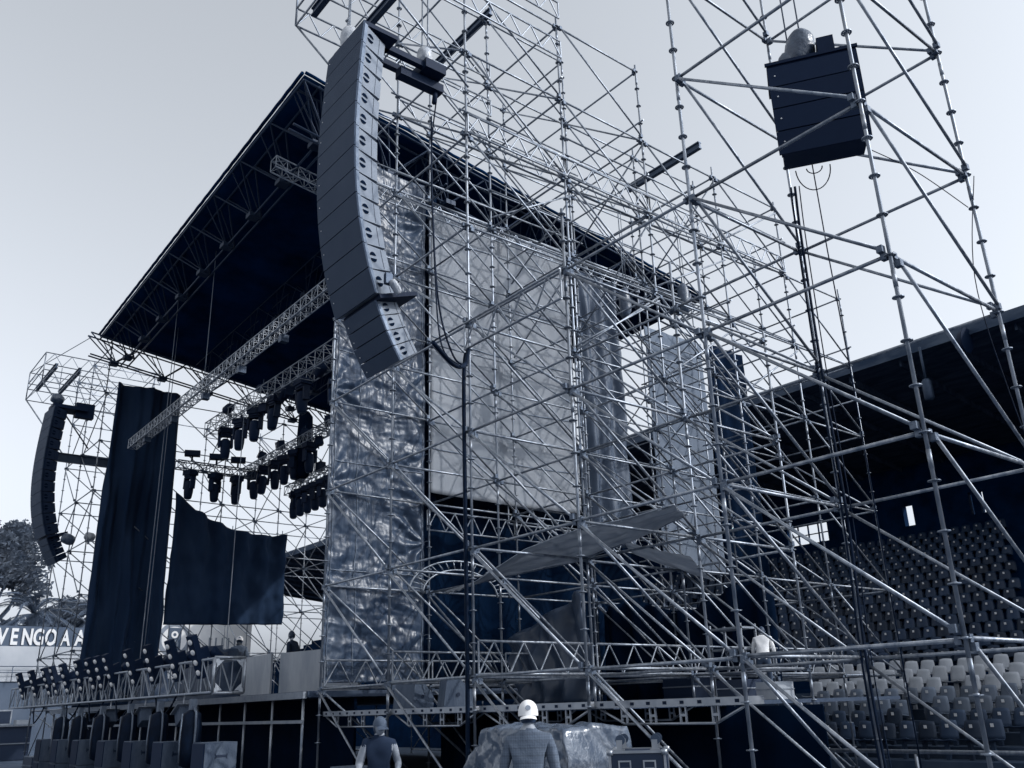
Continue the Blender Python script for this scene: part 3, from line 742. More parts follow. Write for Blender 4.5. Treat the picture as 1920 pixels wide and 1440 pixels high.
# ------------------------------------------------------------------ cables
def cable(name, pts, r, label, m=M_CABLE, seg=8, cat='cable'):
    P = [Vector(p) for p in pts]; out = []
    for i in range(len(P) - 1):
        p0, p1, p2, p3 = P[max(i - 1, 0)], P[i], P[i + 1], P[min(i + 2, len(P) - 1)]
        for k in range(seg):
            t = k / seg
            out.append(.5 * ((2 * p1) + (p2 - p0) * t + (2 * p0 - 5 * p1 + 4 * p2 - p3) * t * t + (3 * p1 - p0 - 3 * p2 + p3) * t ** 3))
    out.append(P[-1])
    mb = MB(); mb.path(out, r, 7); return props(mb.build(name, m), label, cat)
cable('speaker_cable', [(-10.6, 7.1, 7.0), (-10.9, 7.7, 6.85), (-11.4, 8.3, 7.15), (-11.72, 8.6, 7.6), (-11.86, 8.6, 7.2), (-11.87, 8.6, 5), (-11.85, 8.59, 2.5), (-11.86, 8.58, 0.05)], .036, 'thick black cable bundle running down a front scaffold pole')
cable('speaker_cable', [(-11.75, 7.95, 12.6), (-12.0, 8.0, 11.5), (-12.05, 8.1, 9.5), (-11.7, 8.0, 7.6), (-11.0, 7.9, 6.9)], .014, 'black cable hanging from the large speaker column flying frame to its foot')
cable('speaker_cable', [(-12.0, 8.0, 12.4), (-12.25, 8.2, 10.5), (-12.2, 8.3, 8.6), (-11.9, 8.4, 7.5), (-11.75, 8.6, 7.3)], .018, 'slack black cable looping behind the large speaker column')
for n_, (dx, dy, r) in enumerate(((.05, -.02, .02), (.0, -.05, .015), (.1, .02, .009))):
    cable('tower_cable', [(X[1] + .16 + dx, Y[1] - .2 + dy, 9.1), (X[1] + .06 + dx, Y[1] - .08 + dy, 8.2), (X[1] + .04 + dx, Y[1] - .06 + dy, 6), (X[1] + .08 + dx, Y[1] - .07 + dy, 4), (X[1] + .03 + dx, Y[1] - .08 + dy, 2), (X[1] + .1 + dx, Y[1] - .1 + dy, .05)], r,
          ['thickest black cable tied down the rear tower pole', 'thinner black cable beside the thick one on the rear tower pole', 'loose thin cable trailing down the rear tower pole'][n_])
cable('tie_line', [(-3.98, 11.2, 8.05), (-4.1, 10.8, 6.5), (-4.05, 10.9, 5.0), (-3.9, 11.0, 3.6)], .006, 'thin line hanging slack from the outermost tower pole', cat='rope')
cable('tie_line', [(-4.62, 9.75, 8.25), (-4.35, 10.4, 8.0), (-4.1, 11.1, 7.6)], .006, 'thin strap tying the hung speaker to the outer tower pole', cat='rope')
for q, (x, y, z0, z1, lb) in enumerate(((-27.2, 9.35, 12.1, 16.8, 'thin rope dropping from the roof to the middle of the silver truss'), (-30.9, 9.4, 3.0, 16.5, 'long thin rope hanging from the roof left of stage centre'), (-28.3, 11.2, 2.2, 11.9, 'thin rope hanging from the lamp truss down to the stage'), (-33.5, 10.3, 4.0, 16.3, 'thin rope hanging in front of the tall black drape'), (-22.0, 11.6, 9.4, 16.3, 'thin rope hanging close behind the large speaker column'))):
    cable('rope', [(x, y, z0), (x + .02, y, (z0 + z1) / 2), (x, y, z1)], .014, lb, M_ROPE, 3, 'rope')

# ------------------------------------------------------------------ lighting trusses and lamps
def tthing(label, p, q, w, side, m=M_ALU, r=.028):
    e = empty('light_truss', p, label, 'truss', 'trusses hung over the stage')
    truss(e, p, q, w, side, m, 'lattice', r); return e
t1 = tthing('bright silver box truss slanting across the stage front below the roof', (-33.7, 9.0, 11.15), (-17.6, 9.0, 11.45), .32, (0, 1, 0), M_ALU, .02)
for x in (-32, -29.2, -26.4, -23.6, -20.8):
    mb = MB(); mb.box((x - .09, 9.05, 11.0), (x + .09, 9.27, 11.2)); mb.build('clamp_box', M_DARKST, t1)
t2 = tthing('dark lamp truss with big moving lamps beneath the roof', (-32.6, 11.4, 11.7), (-17.8, 11.4, 11.6), .56, (0, 1, 0), M_ALUD, .022)
t3 = tthing('short side truss with three hanging lamps beside the tall drape', (-33.1, 10.6, 10.45), (-33.1, 13.6, 10.45), .3, (1, 0, 0), M_DARKST, .022)
t4 = tthing('rear lamp truss loaded with lamps upstage', (-35.2, 14.0, 11.05), (-27.5, 14.0, 11.15), .34, (0, 1, 0), M_ALUD, .022)
t5 = tthing('lowest rear lamp truss just left of the silver tarpaulin', (-32.2, 14.6, 9.75), (-25.5, 14.6, 9.85), .34, (0, 1, 0), M_ALUD, .022)
def moving_head():
    base, yoke, head, lens = MB(), MB(), MB(), MB()
    base.box((-.21, -.17, -.16), (.21, .17, 0)); base.box((-.16, -.13, -.22), (.16, .13, -.16)); base.tube((0, 0, 0), (0, 0, .14), .03, 8)
    for s in (-1, 1): yoke.box((s * .19 - .03, -.09, -.62), (s * .19 + .03, .09, -.22))
    yoke.box((-.22, -.09, -.27), (.22, .09, -.221))
    head.lathe([(.08, -.34), (.145, -.40), (.155, -.52), (.15, -.74), (.125, -.93), (.10, -.96)], n=14)
    lens.lathe([(.092, -.961), (.092, -.972), (.05, -.985)], n=14)
    return [('base', base.mesh('base', M_BLACK)), ('yoke', yoke.mesh('yoke', M_BLACK)), ('head', head.mesh('head', M_BLACK)), ('lens', lens.mesh('lens', M_DARKST))]
MH = moving_head()
def lamp(loc, label, rot=(0, 0, 0), scl=1.0, inv=False):
    e = empty('stage_lamp', loc, label, 'lamp', 'moving lamps hung over the stage')
    for n_, me in MH: link(n_, me, e, loc)
    e.rotation_euler = rot; e.scale = (scl,) * 3
    return e
ords = ['leftmost', 'second', 'third', 'fourth', 'fifth', 'sixth', 'seventh', 'eighth', 'ninth']
for n_, x in enumerate((-31.2, -29.8, -28.5, -26.9, -24.9, -22.6)):
    lamp((x, 11.7, 11.72 if n_ < 5 else 11.0), f'large black moving lamp, {ords[n_]} under the dark lamp truss', (random.uniform(-.05, .05), random.uniform(-.08, .08), random.random() * 3), 1.18)
for n_, y in enumerate((11.15, 12.1, 12.95)):
    lamp((-32.95, y, 10.42), f'black lamp under the short side truss, {["nearest", "middle", "farthest"][n_]} of three', (0, random.uniform(-.06, .06), random.random() * 3), 1.1)
    e = empty('floodlight', (-32.95, y, 10.78), f'flat black floodlight atop the short side truss, {["nearest", "middle", "farthest"][n_]} of three', 'lamp', 'floodlights on the short side truss')
    mb = MB(); mb.tube((-32.95, y, 10.78), (-32.95, y, 11.0), .04, 8); mb.build('stem', M_BLACK, e)
    mb = MB(); mb.box((-.28, -.14, -.1), (.28, .14, .1), Matrix.Rotation(1.2, 3, 'Z'), (-32.95, y, 11.1)); mb.build('housing', M_BLACK, e)
for n_, x in enumerate((-34.2, -33.2, -32.2, -31.3, -30.4, -29.2)):
    lamp((x, 14.15, 11.06), f'black moving lamp, {ords[n_]} from the left under the rear lamp truss', (0, random.uniform(-.08, .08), random.random() * 3), 1.15)
for n_, x in enumerate((-31.6, -31.0, -30.4, -29.8, -29.2, -28.6, -28.0)):
    lamp((x, 14.75, 9.76), f'black lamp, {ords[n_]} in the close row under the lowest rear truss', (0, random.uniform(-.05, .05), random.random() * 3), 1.05)
for n_, (x, y, z) in enumerate(((-26.2, 11.7, 11.7), (-23.6, 11.7, 11.7), (-30.5, 11.5, 12.3), (-28.0, 11.7, 12.35))):
    e = empty('par_can', (x, y, z), f'small black can lamp clamped to the dark lamp truss, {ords[n_]} of four', 'lamp', 'can lamps on the dark truss')
    R = Matrix.Rotation(.9 + .3 * n_, 3, 'Y')
    mb = MB(); mb.lathe([(.10, -.3), (.17, -.26), (.17, .05), (.12, .18), (.05, .24)], (x, y, z), 12, R); mb.build('can', M_BLACK, e)
    mb = MB(); mb.tube((x, y, z), (x, y, z + .35), .02, 6); mb.build('clamp', M_DARKST, e)
random.seed(31)
lf = ((-33.6, 14.2, 11.6), (-31.9, 14.2, 11.65), (-29.8, 14.2, 11.6), (-28.6, 14.2, 11.0), (-27.9, 14.2, 11.6), (-31.2, 14.8, 10.3), (-29.6, 14.8, 10.35), (-27.2, 14.8, 9.6), (-26.6, 14.8, 9.7), (-27.6, 11.6, 11.5), (-25.6, 11.6, 11.5), (-22.2, 11.6, 11.4))
lw_ = ('first', 'second', 'third', 'fourth', 'fifth', 'sixth', 'seventh', 'eighth', 'ninth')
for n_, (x, y, z) in enumerate(lf):
    tn, idx = ('rear lamp truss', n_) if n_ < 5 else (('lowest rear truss', n_ - 5) if n_ < 9 else ('dark lamp truss near its lamps', n_ - 9))
    e = empty('small_floodlight', (x, y, z), f'small square black floodlight, {lw_[idx]} from the left on the {tn}', 'lamp', 'small floodlights on the stage trusses')
    R = Matrix.Rotation(random.uniform(-.6, .6), 3, 'Z') @ Matrix.Rotation(random.uniform(-.5, .5), 3, 'X')
    mb = MB(); mb.box((-.17, -.12, -.16), (.17, .12, .16), R, (x, y, z)); mb.build('housing', M_BLACK, e)
    mb = MB(); mb.box((-.2, -.15, -.17), (-.18, -.12, .17), R, (x, y, z)); mb.box((.18, -.15, -.17), (.2, -.12, .17), R, (x, y, z)); mb.build('barn_doors', M_BLACK, e)
    mb = MB(); mb.tube((x, y, z - .3), (x, y, z + .3), .02, 6); mb.build('clamp', M_DARKST, e)
e = empty('fabric_tube', (-30.2, 14.4, 10.0), 'dark hanging fabric tube among the rear lamps', 'fabric tube')
mb = MB(); mb.lathe([(.16, -2.6), (.26, -2.4), (.30, -1.0), (.26, -.2), (.12, 0)], (-30.2, 14.4, 12.6), 12); mb.build('sleeve', M_BCLOTH, e)

# front stage truss with blinder bars
ft = empty('front_truss', (-19, 7.6, 2.1), 'bright box truss lying along the stage front edge', 'truss')
truss(ft, (-38.4, 7.25, 2.2), (-18.9, 7.25, 2.15), .66, (0, 1, 0), M_ALUD, 'lattice', .026, 30)
mb = MB()
x = -18.88
for (ya, za) in ((7.25, 2.13), (7.91, 2.13), (7.91, 2.83), (7.25, 2.83)):
    sy, sz = (1 if ya < 7.5 else -1), (1 if za < 2.5 else -1)
    mb.box((x, min(ya, ya + sy * .10), min(za, za + sz * .10)), (x + .02, max(ya, ya + sy * .10), max(za, za + sz * .10)))
    b = len(mb.v)
    for pp in ((0, .1), (.26, 0), (0, .26)): pass
    q = [V(x + .0, ya + sy * .05, za + sz * .05), V(x, ya + sy * .20, za + sz * .05), V(x, ya + sy * .05, za + sz * .20)]
    mb.v += [tuple(a) for a in q] + [tuple(a + V(.014, 0, 0)) for a in q]
    for f in ((0, 1, 2), (5, 4, 3), (0, 3, 4, 1), (1, 4, 5, 2), (2, 5, 3, 0)): mb.face([b + i for i in f])
for (a, c) in (((7.25, 2.13), (7.91, 2.13)), ((7.91, 2.13), (7.91, 2.83)), ((7.91, 2.83), (7.25, 2.83)), ((7.25, 2.83), (7.25, 2.13))):
    mb.tube((x, *a), (x, *c), .034, 7)
mb.build('end_frame', M_ALU, ft)
def blinder_meshes():
    body, fr, lamp_ = MB(), MB(), MB(); lenses = []
    R = Matrix.Rotation(math.radians(-20), 3, 'X')      # leaning back
    R = Matrix.Rotation(math.radians(24), 3, 'X')
    body.box((-.10, -.03, 0), (.10, .12, .98), R); body.box((-.07, .12, .2), (.07, .34, .62), R)
    for k in range(4):
        c = V(.0, -.03, .14 + .235 * k)
        lens = MB(); lenses.append(('lens', lens))
        lens.lathe([(.066, 0), (.064, .02), (.03, .03)], R @ c, 12, R @ Matrix.Rotation(math.pi / 2, 3, 'X'))
    for s in (-1, 1): fr.tube((s * .12, .1, -.3), (s * .12, .05, .45), .016, 6)
    fr.tube((-.13, .1, -.3), (.13, .1, -.3), .016, 6)
    lamp_.lathe([(.06, -.18), (.12, -.12), (.13, .14), (.08, .22)], (0.0, .38, .52), 10, Matrix.Rotation(1.0, 3, 'X'))
    return [('housing', body.mesh('housing', M_BLACK)), ('bracket', fr.mesh('bracket', M_ALUD)), ('rear_can', lamp_.mesh('rear_can', M_BLACK))] + [(a_, l_.mesh('lens', M_LENS)) for a_, l_ in lenses]
BL_ = blinder_meshes()
ORD = ['first', 'second', 'third', 'fourth', 'fifth', 'sixth', 'seventh', 'eighth', 'ninth', 'tenth', 'eleventh', 'twelfth', 'thirteenth', 'fourteenth', 'fifteenth', 'sixteenth', 'seventeenth', 'eighteenth', 'nineteenth', 'twentieth', 'twenty-first', 'twenty-second']
ORD = ORD[:1] + ORD[1:]
bx = (-36.4, -34.5, -32.6, -31.7, -30.4, -28.9, -27.6, -26.9, -25.9, -24.1, -22.7, -21.1, -19.7)
for n_, x in enumerate(bx):
    lb = 'tilted black bar lamp with bright cells, ' + ('nearest the bright end frame of the front truss' if n_ == len(bx) - 1 else 'at the far end of the front truss' if n_ == 0 else ORD[len(bx) - 1 - n_] + ' from near end of front truss')
    e = empty('bar_lamp', (x, 7.3, 2.45), lb, 'lamp', 'bar lamps along the front truss')
    for nm, me in BL_: link(nm, me, e, (x, 7.3, 2.45))
    e.rotation_euler = (random.uniform(-.04, .04), 0, .28 + random.uniform(-.08, .08)); e.scale = (.95,) * 3

# subwoofer stacks and upright lamps in front of the stage
def sub_mesh(part):
    m = MB()
    if part == 'c': m.box((-.32, 0, 0), (.32, .62, .60))
    if part == 'h':
        m.box((.322, .22, .34), (.328, .42, .38)); m.box((.322, .2, .31), (.327, .215, .41)); m.box((.322, .425, .31), (.327, .44, .41))
    if part == 'g': m.box((-.30, -.02, .02), (.30, -.002, .58))
    return m
SUBM = [('cabinet', sub_mesh('c').mesh('cabinet', M_SUBS)), ('handle', sub_mesh('h').mesh('handle', M_CASED)), ('grille', sub_mesh('g').mesh('grille', M_BLACK))]
sx = (-30.6, -28.7, -26.6, -24.3, -22.2, -20.2, -17.9)
def fan_mesh():
    a, b = MB(), MB()
    a.lathe([(.05, 0), (.17, .05), (.20, .3), (.20, .75), (.17, .98), (.06, 1.05)], n=16)
    b.path([(.21, 0, .05), (.235, 0, .3), (.235, 0, .75), (.2, 0, 1.0), (.05, 0, 1.1), (-.05, 0, 1.1)], .022, 6); b.box((-.06, -.06, 1.05), (.06, .06, 1.25))
    b.path([(.05, -.21, .1), (.05, -.225, .5), (.03, -.2, .98)], .016, 6)
    return [('drum', a.mesh('drum', M_DRUM)), ('frame_bar', b.mesh('frame_bar', M_BAR))]
FAN = fan_mesh()
for n_, x in enumerate(sx):
    for k in range(2):
        e = empty('subwoofer', (x, 6.7, .01 + .61 * k), f'worn grey subwoofer box, {"upper" if k else "lower"} one of the {["farthest", "sixth", "fifth", "fourth", "third", "second", "nearest"][n_]} stack before the stage', 'subwoofer', 'subwoofers stacked before the stage')
        for nm, me in SUBM: link(nm, me, e, (x, 6.7, .01 + .61 * k))
    if n_ < 6:
        e = empty('drum_lamp', (x + .85, 7.05, .72), f'upright black barrel-shaped unit beside the {["farthest", "sixth", "fifth", "fourth", "third", "second"][n_]} subwoofer stack', 'barrel unit', 'barrel units hung before the stage')
        for nm, me in FAN: link(nm, me, e, (x + .85, 7.05, .72))
        e.scale = (1.05, 1.05, 1.05)
for n_, x in enumerate((-26.0, -23.2, -20.6)):
    e = empty('under_lamp', (x, 7.3, 1.9), f'small flap lamp hung under the front truss, {["farthest", "middle", "nearest"][n_]} of three', 'lamp', 'flap lamps under the front truss')
    R = Matrix.Rotation(-.5, 3, 'Y')
    mb = MB(); mb.box((-.16, -.12, -.2), (.16, .12, .1), R, (x, 7.3, 1.75)); mb.build('housing', M_SUBS, e)
    mb = MB(); mb.box((-.2, -.2, .1), (.24, .2, .115), R, (x, 7.3, 1.75)); mb.build('flap', M_ALUD, e)
    mb = MB(); mb.tube((x, 7.3, 1.8), (x, 7.3, 2.15), .018, 6); mb.build('clamp', M_STEEL, e)

# covered gear and cables along the stage front
for q_, (x, y, rr, hh, lb) in enumerate(((-31.5, 10.0, .75, 1.3, 'low dark covered gear on stage near the far drape'), (-25.0, 9.8, .8, 1.5, 'humped dark covered gear on stage behind the middle bar lamps'), (-28.2, 10.6, .9, 1.4, 'dark covered gear on stage beside the man in the grey shirt'), (-23.6, 9.4, .6, 1.2, 'small dark covered gear on stage before the smaller pale board'))):
    e = empty('covered_gear', (x, y, 2.1), lb, 'covered gear')
    mb = MB()
    def hump(u, v):
        a = u * 2 * math.pi; c_ = abs(math.cos(a)) ** .6 * math.copysign(1, math.cos(a)); s_ = abs(math.sin(a)) ** .6 * math.copysign(1, math.sin(a)); t = v
        k_ = (1 - .35 * t) if t < .8 else (1 - .35 * .8) * (1 - (t - .8) / .2)
        return V(x + rr * c_ * k_ * (1.2 + .15 * fbm(c_ * 2, s_ * 2, t * 3 + q_)), y + rr * .7 * s_ * k_, 2.105 + hh * min(1, t / .8) * (.85 + .15 * fbm(c_, s_, q_)))
    mb.grid(hump, 36, 20); mb.build('cover', mat('dark_gear_cover', .012, .6, 0, .6, 4, spec=.3), e)
for q_, x in enumerate((-34.0, -29.8, -27.4, -24.9, -21.8)):
    cable('truss_cable', [(x - .7, 7.3, 2.15), (x - .3, 7.25, 1.75), (x + .1, 7.2, 1.68), (x + .5, 7.25, 1.9), (x + .7, 7.3, 2.15)], .022, ['farthest', 'second farthest', 'middle', 'second nearest', 'nearest'][q_] + ' black cable loop sagging below the front truss')
for q_, (x, y, w_, h_, lb) in enumerate(((-15.9, 7.3, .9, .55, 'low dark case on the ground right of the nearest subwoofer stack'), (-14.9, 7.9, .7, .8, 'upright dark case on the ground before the silver tarpaulin'), (-33.2, 6.9, 1.1, .7, 'dark case on the ground beyond the farthest subwoofer stack'))):
    e = empty('ground_case', (x, y, 0), lb, 'case')
    mb = MB(); mb.box((x, y, .06), (x + w_, y + .5, h_)); mb.build('body', M_CASED, e)
    mb = MB()
    for z_ in (.06, h_ * .62, h_ - .02): mb.box((x - .01, y - .01, z_), (x + w_ + .01, y + .51, z_ + .03))
    mb.build('trim', M_BAR, e)
    for a_ in (.1, w_ - .1):
        mb = MB(); mb.tube((x + a_, y + .1, .03), (x + a_ + .03, y + .1, .03), .03, 8); mb.tube((x + a_, y + .4, .03), (x + a_ + .03, y + .4, .03), .03, 8); mb.build('castors', M_DARKST, e)
# things standing on stage and deck
def panel(name, p0, p1, z0, z1, t, m, label, cat):
    p0, p1 = V(*p0, 0), V(*p1, 0); d = (p1 - p0).normalized(); s = V(-d.y, d.x, 0); mb = MB(); L = (p1 - p0).length
    R = Matrix((d, s, V(0, 0, 1))).transposed(); e = empty(name, (p0.x, p0.y, z0), label, cat)
    mb.box((0, 0, 0), (L, t, z1 - z0), R, V(p0.x, p0.y, z0)); mb.build('board', m, e)
    mb = MB()
    for xx in (.1, L - .14): mb.box((xx, t, 0), (xx + .05, t + .35, .04), R, V(p0.x, p0.y, z0)); mb.tube(V(p0.x, p0.y, z0) + R @ V(xx + .02, t + .33, .03), V(p0.x, p0.y, z0) + R @ V(xx + .02, t, (z1 - z0) * .7), .015, 6)
    mb.build('prop', M_DARKST, e)
panel('stage_board', (-20.2, 9.3), (-17.6, 9.9), 2.1, 3.02, .05, M_PLY, 'larger pale stained board standing near the silver tarpaulin', 'board')
panel('stage_board', (-22.6, 9.4), (-20.8, 9.35), 2.1, 3.05, .05, M_PLY, 'smaller pale board standing left of the larger one', 'board')
def wedge(name, x, y, z, yaw, label):
    e = empty(name, (x, y, z), label, 'monitor', 'floor monitor speakers on the side deck')
    R = Matrix.Rotation(yaw, 3, 'Z'); mb = MB(); w = .5
    pr = [(-.28, 0), (.28, 0), (.30, .18), (.02, .46), (-.22, .46)]
    b = len(mb.v)
    for s in (-w / 2, w / 2):
        for (yy, zz) in pr: mb.v.append(tuple(R @ V(s, yy, zz) + V(x, y, z)))
    n = 5; mb.face([0, 1, 2, 3, 4]); mb.face([9, 8, 7, 6, 5])
    for i in range(n): mb.face((i, i + n, (i + 1) % n + n, (i + 1) % n))
    mb.build('cabinet', M_SUBS, e)
    mb = MB(); mb.lathe([(.035, 0), (.035, .012)], R @ V(w / 2, -.02, .2) + V(x, y, z), 10, R @ Matrix.Rotation(math.pi / 2, 3, 'Y')); mb.build('handle_hole', M_CASED, e)
wedge('floor_monitor', -14.9, 9.55, 1.71, .25, 'plain grey floor monitor speaker on the side deck, left one')
wedge('floor_monitor', -13.75, 9.7, 1.71, -.35, 'darker floor monitor speaker turned away, right one')
# backstage odds and ends on the side deck
e = empty('equipment_rack', (-11.7, 15.0, 1.66), 'open pale metal equipment rack standing on the side deck', 'rack')
for k, z in enumerate((1.7, 2.15, 2.6, 3.0)):
    mb = MB(); mb.box((-12.1, 14.8, z), (-11.3, 15.3, z + .04)); mb.build('shelf', M_ALUD, e)
for (a, c) in ((-12.1, 14.8), (-11.34, 14.8), (-12.1, 15.26), (-11.34, 15.26)):
    mb = MB(); mb.box((a, c, 1.665), (a + .04, c + .04, 3.1)); mb.build('post', M_ALUD, e)
for n_, (x, y, sx_, sz_, lb) in enumerate(((-12.9, 14.2, .8, .5, 'low dark equipment case left of the metal rack'), (-10.9, 13.4, .6, .35, 'small dark equipment case right of the metal rack'), (-9.9, 13.2, .4, .28, 'pale box on the side deck below the white-shirted worker'))):
    e = empty('equipment_case', (x, y, 1.665), lb, 'case')
    mb = MB(); mb.box((x, y, 1.665), (x + sx_, y + .5, 1.665 + sz_)); mb.build('body', M_CASED if n_ < 2 else M_PLY, e)
    mb = MB(); mb.box((x - .012, y - .012, 1.665 + sz_ * .55), (x + sx_ + .012, y + .512, 1.665 + sz_ * .6)); mb.build('lid_edge', M_ALUD, e)
e = empty('arched_ladder', (-15.6, 10.6, 4.2), 'curved lattice arch lying under the scrim', 'arch')
mb = MB()
for rr in (1.0, 1.35):
    mb.path([V(-16.2, 11.6, 4.0) + V(0, rr * math.cos(a), rr * .55 * math.sin(a)) for a in [math.pi * i / 20 for i in range(21)]], .022, 6)
mb.build('rail', M_STEEL, e)
mb = MB()
for i in range(1, 20):
    a = math.pi * i / 20; c, s = math.cos(a), .55 * math.sin(a); mb.tube(V(-16.2, 11.6, 4.0) + V(0, c, s), V(-16.2, 11.6, 4.0) + V(0, 1.35 * c, 1.35 * s), .014, 5)
mb.build('rung', M_STEEL, e)

# foreground road case, upside down
e = empty('road_case', (-7.0, 7.6, .01), 'dark road case upside down with castors on top and inverted lettering', 'road case')
cx0, cx1, cy0, cy1, cz = -7.62, -6.98, 7.15, 7.75, 1.20
Rc = Matrix.Rotation(math.radians(40), 3, 'Z'); oc = V(-7.10, 7.36, 0)
mb = MB(); mb.box((-.28, -.34, .02), (.28, .34, 1.20), Rc, oc); ob = mb.build('body', M_CASED, e)
mb = MB(); mb.box((-.26, -.343, .05), (.26, -.3405, 1.17), Rc, oc); mb.build('front_panel', M_CASED, e)
mb = MB(); mb.box((-.283, -.32, .05), (-.2805, .32, 1.17), Rc, oc); mb.build('side_panel', M_CASE, e)
mb = MB()
for a in (-.29, .265):
    for b_ in (-.35, .325): mb.box((a, b_, .01), (a + .025, b_ + .025, 1.21), Rc, oc)
for b_ in (-.35, .325): mb.box((-.265, b_, 1.186), (.265, b_ + .025, 1.211), Rc, oc)
for a in (-.29, .265): mb.box((a, -.325, 1.186), (a + .025, .325, 1.211), Rc, oc)
mb.build('edge_trim', M_ALU, e)
for a in (-.2765, .2765):
    for b_ in (-.3365, .3365):
        mb = MB(); mb.lathe([(.034, -.03), (.034, .015), (.015, .024)], Rc @ V(a, b_, 1.2) + oc, 10); mb.build('corner_ball', M_ALU, e)
for a in (-.18, .18):
    for b_ in (-.24, .24):
        mb = MB(); c = Rc @ V(a, b_, 1.21) + oc
        mb.box((-.05, -.04, 0), (.05, .04, .012), Rc, c); mb.box((-.03, -.028, .012), (.03, -.02, .1), Rc, c); mb.box((-.03, .02, .012), (.03, .028, .1), Rc, c)
        cs = mb.build('castor', M_ALU, e)
        mb = MB(); mb.tube(c + Rc @ V(.01, -.018, .1), c + Rc @ V(.01, .018, .1), .05, 14); mb.build('wheel', M_DARKST, cs)
for a in (-.13, .12):
    mb = MB(); c = Rc @ V(a, -.3445, 1.05) + oc
    for (x0, z0, x1, z1) in ((-.065, -.07, .065, -.055), (-.065, .055, .065, .07), (-.065, -.055, -.05, .055), (.05, -.055, .065, .055)): mb.box((x0, -.006, z0), (x1, 0, z1), Rc, c)
    mb.box((-.045, -.004, -.04), (.045, 0, .0), Rc, c); mb.build('latch', M_ALU, e)
tm = text_mesh('RIGHT', .13, .001, .002); tm.materials.clear(); tm.materials.append(M_WHITE)
to = link('lettering', tm, e, oc + Rc @ V(.2, -.347, 1.0))
to.rotation_euler = (Matrix.Rotation(math.radians(40), 4, 'Z') @ Matrix.Rotation(math.pi / 2, 4, 'X') @ Matrix.Rotation(math.pi, 4, 'Z')).to_euler()
to.scale = (.72, 1.05, 1)

# foil covered heap behind the man
def heap(u, v):
    x = -10.5 + 2.7 * u; edge = min(1, u * 2.6, (1 - u) * 14)
    zt = 1.40 * max(0.02, edge) ** .6 + .05 * fbm(x * 1.5, 3)
    if v < .42: y, z = 7.03 + .10 * (v / .42) ** 2, zt * (v / .42)
    elif v < .58: y, z = 7.13 + 1.04 * (v - .42) / .16, zt + .03 * math.sin((v - .42) / .16 * 3.1)
    else: y, z = 8.17 + .10 * ((v - .58) / .42), zt * (1 - (v - .58) / .42)
    d = .10 * abs(fbm(x * 2.6 + z, z * 2.4 + y * 3, 3)) + .05 * abs(fbm(x * 7 - z * 3, z * 6 + y * 7, 5)) + .008 * fbm(x * 16, z * 14 + y * 14, 8) + .03 * math.sin(x * 5 + z * 3)
    return V(x + d * .3, y - d, max(.01, z + d * .4))
mb = MB(); mb.grid(heap, 150, 90)
props(mb.build('foil_heap', M_FOIL), 'crinkled shiny foil sheet covering a heap behind the capped man', 'covered heap')

